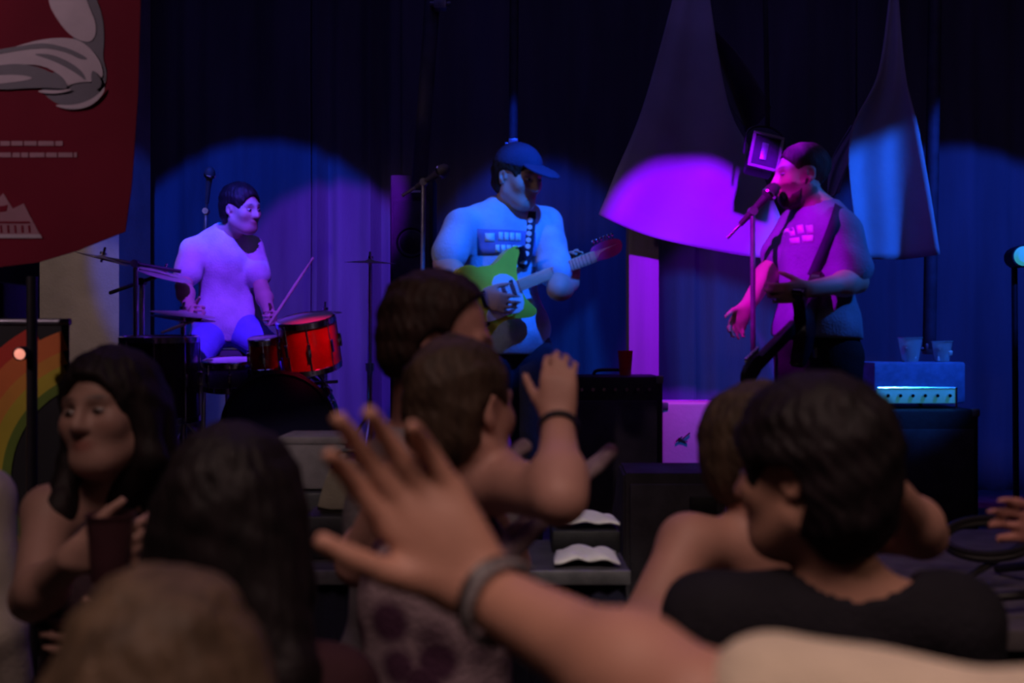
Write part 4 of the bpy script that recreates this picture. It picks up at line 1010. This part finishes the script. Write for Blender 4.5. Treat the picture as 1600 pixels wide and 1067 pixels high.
# bass player
bj = dict(sh_l=P(1314, 362, 3.88), sh_r=P(1246, 352, 4.14), el_l=P(1338, 440, 3.84), wr_l=P(1262, 452, 3.68), el_r=P(1208, 415, 4.12), wr_r=P(1168, 478, 4.0), neck=P(1284, 322, 4.0), chest=P(1278, 392, 4.0), waist=P(1275, 450, 4.0), pelvis=P(1275, 520, 4.0))
rb_ = Vector((P(1278, 0, 4.0).x, 4.0, STAGE))
hb = dict(l=dict(dir=(-.8, -.3, -.15), thumb=(0, -.2, 1), curl=.6, palm=(.1, .9, -.2)), r=dict(dir=(-.45, -.2, -.75), thumb=(-.6, -.2, .4), curl=.45, palm=(.4, 0, -.2)))
e, bj2, hl, HR = person('bass player in a slate T-shirt facing left, lit magenta in front and blue behind', rb_, H=1.74, yaw=2.02, head=(-.38, .08, 0), vox=.010, J=bj, headp=P(1252, 275, 4.0),
       hair='buzz', facew=.085, hairc=(.16, .08, .06), skin=(.62, .38, .30), top='tee', topm=navytee, sleeve=.75, bottom='trousers', bottomm=blackj, shoem=blackshoe, hands=hb, beard=(.06, .03, .02), fat=1.1, topdrop=.02)
shirt = [o for o in e.children if o.name.startswith('shirt')][0]; Tb = surf(shirt)
bcen = P(1262, 500, 3.80); BDIR = Vector((-.42, -.80, .18)).normalized(); BN = Vector((-.85, .40, .25)); BN = (BN-BDIR*BN.dot(BDIR)).normalized()
be, Wb = guitar(bcen, Vector((-.50, -.78, -.30)).normalized(), Vector((-.75, .45, .1)), M['darklac'], M['black'], 'dark bass guitar slung at the hips of the bass player', 1.0, guard=M['black'], neckm=M['black'])
pts = [q for q in (onsurf(x, y, Tb) for x, y in ((1313, 322), (1306, 345), (1296, 372), (1284, 400), (1270, 432))) if q is not None]
strip_strap(pts, .045, Tb, be)
for (x0, y0, x1, y1) in ((1238, 352, 1246, 366), (1249, 350, 1256, 364), (1259, 352, 1267, 366), (1240, 370, 1250, 380), (1253, 368, 1266, 379)):
    wrap_print(shirt, Tb, (P(x0, y0, 3.9), P(x1, y0, 3.9), P(x0, y1, 3.9)), mat('print_chest', (.7, .7, .8), .8, nscale=20), 'shirt_print', shirt, dv, .005, 2, 2)
bm = NB(); c = P(1293, 551, 3.865); box(bm, c, (.11, .02, .04), Matrix.Rotation(.1, 3, 'Z'), .005); obj('belt_buckle', bm, M['steel'], e)

# ================================================================ the audience
# 1 man with dark hair dancing, behind the woman
person('man with curly dark hair and grey shirt facing right, behind the woman in patterned top', (P(640, 0, 2.08).x, 2.08, 0), H=1.76, yaw=-1.25, head=(-.30, .25, 0), vox=.009,
       J=dict(sh_r=P(625, 735, 1.98), sh_l=P(720, 730, 2.22), neck=P(655, 678, 2.1), el_r=P(600, 900, 2.0), wr_r=P(690, 960, 2.0), el_l=P(800, 880, 2.3), wr_l=P(760, 790, 2.0)), headp=P(686, 538, 2.0),
       hair='short', facew=.2, hairline=.045, hairw=1.5, hairc=(.05, .022, .018), skin=(.50, .24, .20), top='tee', topm=cloth('grey_cotton', (.22, .20, .22)), sleeve=.6, bottom='trousers', bottomm=denim, shoem=blackshoe)
# 2 woman in patterned top
pat = cloth('flower_cloth', (.30, .22, .25), nscale=14, tex='VORONOI', c2=(.07, .03, .06))
hw = dict(r=dict(dir=(.02, .15, 1), thumb=(-1, .2, 0), curl=.5, palm=(0, 1, 0), spread=.01, scale=.86), l=dict(dir=(.4, .6, .3), thumb=(0, 0, 1), curl=.3))
e, wj, hl, HR = person('woman with pinned brown hair and patterned sleeveless top, right arm raised', (P(685, 0, 1.72).x, 1.75, 0), H=1.64, yaw=-.32, head=(-.35, .05, 0), sex='f', vox=.007,
       J=dict(sh_r=P(778, 752, 1.73), sh_l=P(628, 765, 1.72), neck=P(716, 722, 1.75), el_r=P(874, 778, 1.54), wr_r=P(872, 662, 1.68), el_l=P(560, 880, 1.82), wr_l=P(600, 800, 2.02)), headp=P(722, 640, 1.74),
       hair='updo', hairw=.5, hairc=(.10, .06, .04), skin=(.48, .25, .20), top='tank', topm=pat, straps=True, bottom='skirt', bottomm=blackj, shoem=blackshoe, hands=hw, fat=1.05, bun=False, hair_cut=.02)
bm = NB(); lathe(bm, [(.031, -.006), (.034, -.006), (.034, .006), (.031, .006), (.031, -.006)], axes(Vector(P(872, 662, 1.68))-Vector(P(874, 778, 1.54))), P(873, 669, 1.672), 24); obj('wristband', bm, M['cable'], e)
# 3 woman with long dark hair, left
hw = dict(r=dict(dir=(.75, -.1, .15), thumb=(-.1, -.2, 1), curl=.7, palm=(.2, .9, 0)), l=dict(dir=(-.4, -.5, .1), thumb=(0, 0, 1), curl=.4))
person('woman with long dark hair facing the camera at left, holding a dark cup', (P(168, 0, 1.98).x, 1.98, 0), H=1.62, yaw=2.80, head=(.12, -.08, .1), sex='f', vox=.007,
       J=dict(sh_r=P(78, 800, 1.90), sh_l=P(262, 778, 2.04), neck=P(172, 748, 1.98), el_r=P(52, 935, 1.75), wr_r=P(112, 872, 1.62), el_l=P(270, 930, 1.98), wr_l=P(215, 1000, 1.8)), headp=P(172, 650, 1.93),
       hair='long', longhair=.34, hairc=(.022, .012, .014), skin=(.40, .23, .185), top='tank', topm=cloth('plum_knit', (.05, .03, .04)), straps=True, bottom='trousers', bottomm=denim, shoem=blackshoe, hands=hw)
c = P(172, 852, 1.60); e = thing('cup', tuple(c), 'dark cup in the hand of the long haired woman at left', 'cup')
bm = NB(); lathe(bm, [(0, -.055), (.028, -.055), (.036, .05), (.038, .05), (.038, .046), (.034, .046), (.026, -.05), (0, -.05)], None, c, 28); obj('cup_wall', bm, mat('dark_plastic', (.05, .02, .025), .35, nscale=10), e)
# 4 dark haired woman from behind
person('woman seen from behind with very long straight dark hair', (P(362, 0, 1.30).x, 1.30, 0), H=1.495, yaw=-.1, head=(.0, .05, 0), sex='f', vox=.008,
       hair='long', longhair=.62, hairw=1.0, hairc=(.014, .008, .010), skin=(.4, .22, .18), top='tee', topm=cloth('maroon_knit', (.035, .014, .018)), sleeve=.7, bottom='trousers', bottomm=denim, shoem=blackshoe)
# 5 light brown head, bottom left
person('nearest head at bottom left, seen from behind with smooth light brown hair', (P(248, 0, .84).x, .84, 0), H=1.41, yaw=.15, head=(.1, .1, 0), sex='f', vox=.008,
       hair='long', longhair=.42, hairw=1.1, hairc=(.17, .11, .065), skin=(.5, .28, .2), top='tee', topm=cloth('brown_cotton', (.10, .07, .05)), sleeve=.7, bottom='trousers', bottomm=denim, shoem=blackshoe)
# 6 person with short dark hair, right
person('person with short dark hair and black wide necked top seen from behind at right', (P(1290, 0, 1.36).x, 1.36, 0), H=1.56, yaw=.25, head=(.62, .12, .05), sex='m', vox=.0065,
       J=dict(sh_l=P(1110, 968, 1.36), sh_r=P(1490, 972, 1.34), neck=P(1330, 908, 1.36)), headp=P(1262, 742, 1.36),
       hair='medium', hair_cut=.025, hairw=1.15, hairc=(.016, .008, .012), skin=(.52, .27, .19), top='tee', topm=cloth('black_jersey', (.014, .013, .018)), neckline=.012, wide=True, sleeve=.7, bottom='trousers', bottomm=denim, shoem=blackshoe, fat=1.0)
# 7 woman facing camera, hugging person 6
hw = dict(l=dict(dir=(-.7, -.4, .2), thumb=(0, -.2, 1), curl=.4, palm=(0, -.9, -.2)), r=dict(dir=(.6, -.4, 0), thumb=(0, 0, 1), curl=.3))
person('bare shouldered woman with brown hair hugging the short haired person at right', (P(1195, 0, 1.76).x, 1.76, 0), H=1.55, yaw=PI-.1, head=(1.25, .1, 0), sex='f', vox=.0075,
       J=dict(sh_r=P(1075, 850, 1.70), sh_l=P(1335, 820, 1.76), neck=P(1190, 822, 1.76), el_r=P(1000, 985, 1.6), wr_r=P(1120, 1010, 1.52), el_l=P(1440, 835, 1.62), wr_l=P(1392, 765, 1.46)), headp=P(1200, 718, 1.74),
       hair='medium', hairw=1.0, hairc=(.13, .085, .055), skin=(.50, .26, .20), top='tank', topm=cloth('dusk_cotton', (.08, .05, .06)), bottom='trousers', bottomm=denim, shoem=blackshoe, hands=hw, fat=1.05)
# 8 person with the outstretched arm
hw = dict(l=dict(dir=(-.58, .12, .78), thumb=(-.72, -.15, -.6), curl=[.40, .3, .3, .4], palm=(0, -1, 0), spread=.03, scale=1.1, tspread=.9))
cream = cloth('cream_cotton', (.60, .51, .38))
e, cj, hl, HR = person('person at the right edge in cream T-shirt stretching out a bare arm and open hand', (.50, .50, 0), H=1.72, yaw=.0, head=(.3, 0, 0), vox=.005, lo_cut=.95,
       J=dict(sh_l=P(1700, 1228, .60), el_l=P(1085, 1112, .69), wr_l=P(752, 925, .88)),
       hair='short', hairc=(.05, .03, .02), skin=(.46, .23, .16), top='tee', topm=cream, slr=.86, sleeve=.74, bottom=None, shoem=None, hands=hw, topdrop=-.12)
for k, (t, r, mm) in enumerate(((.93, .0345, M['cable']), (.88, .036, M['grey']))):
    a = Vector(P(1085, 1112, .69)); b = Vector(P(752, 925, .88)); bm = NB(); lathe(bm, [(r-.002, -.004), (r, -.005), (r+.003, 0), (r, .005), (r-.002, .004)], axes(b-a), a.lerp(b, t), 32); obj('bracelet', bm, mm, e)
# 9 hand at the right edge
person('person mostly out of frame at the right edge, only a reddish hand showing', (P(1880, 0, 1.85).x, 1.85, 0), H=1.7, yaw=.9, vox=.009,
       J=dict(el_l=P(1745, 930, 1.65), wr_l=P(1690, 838, 1.72)), hands=dict(l=dict(dir=(-.8, .1, .2), thumb=(0, -.2, 1), curl=.3, palm=(0, -1, 0))),
       hair='short', skin=(.55, .24, .20), top='tee', topm=cloth('dark_cotton', (.04, .03, .04)), sleeve=.7, bottom='trousers', bottomm=denim, shoem=blackshoe)
# 10 light shirt at the left edge
person('person in an off-white shirt, cut off by the left edge', (P(-118, 0, 2.2).x, 2.2, 0), H=1.64, yaw=-.3, vox=.009,
       hair='short', skin=(.5, .3, .22), top='tee', topm=cloth('offwhite_cotton', (.62, .55, .48)), sleeve=1.5, bottom='trousers', bottomm=cloth('stone_chino', (.45, .38, .3)), shoem=blackshoe)

# repeats belong together
for cat_, g_ in {'curtain': 'backdrop curtains', 'fabric sail': 'stretched cloth sails over the stage', 'cymbal': 'cymbals of the drum kit', 'drum': 'drums of the drum kit',
                 'towel': 'towels on the stage front table', 'cable': 'cables on the grey desk', 'pole': 'poles hanging over the stage', 'microphone stand': 'microphone stands on the stage', 'banner': 'banners at the left', 'guitar': 'guitars of the band'}.items():
    for o in D.objects:
        if o.parent is None and o.get('category') == cat_ and not o.get('group'): o['group'] = g_
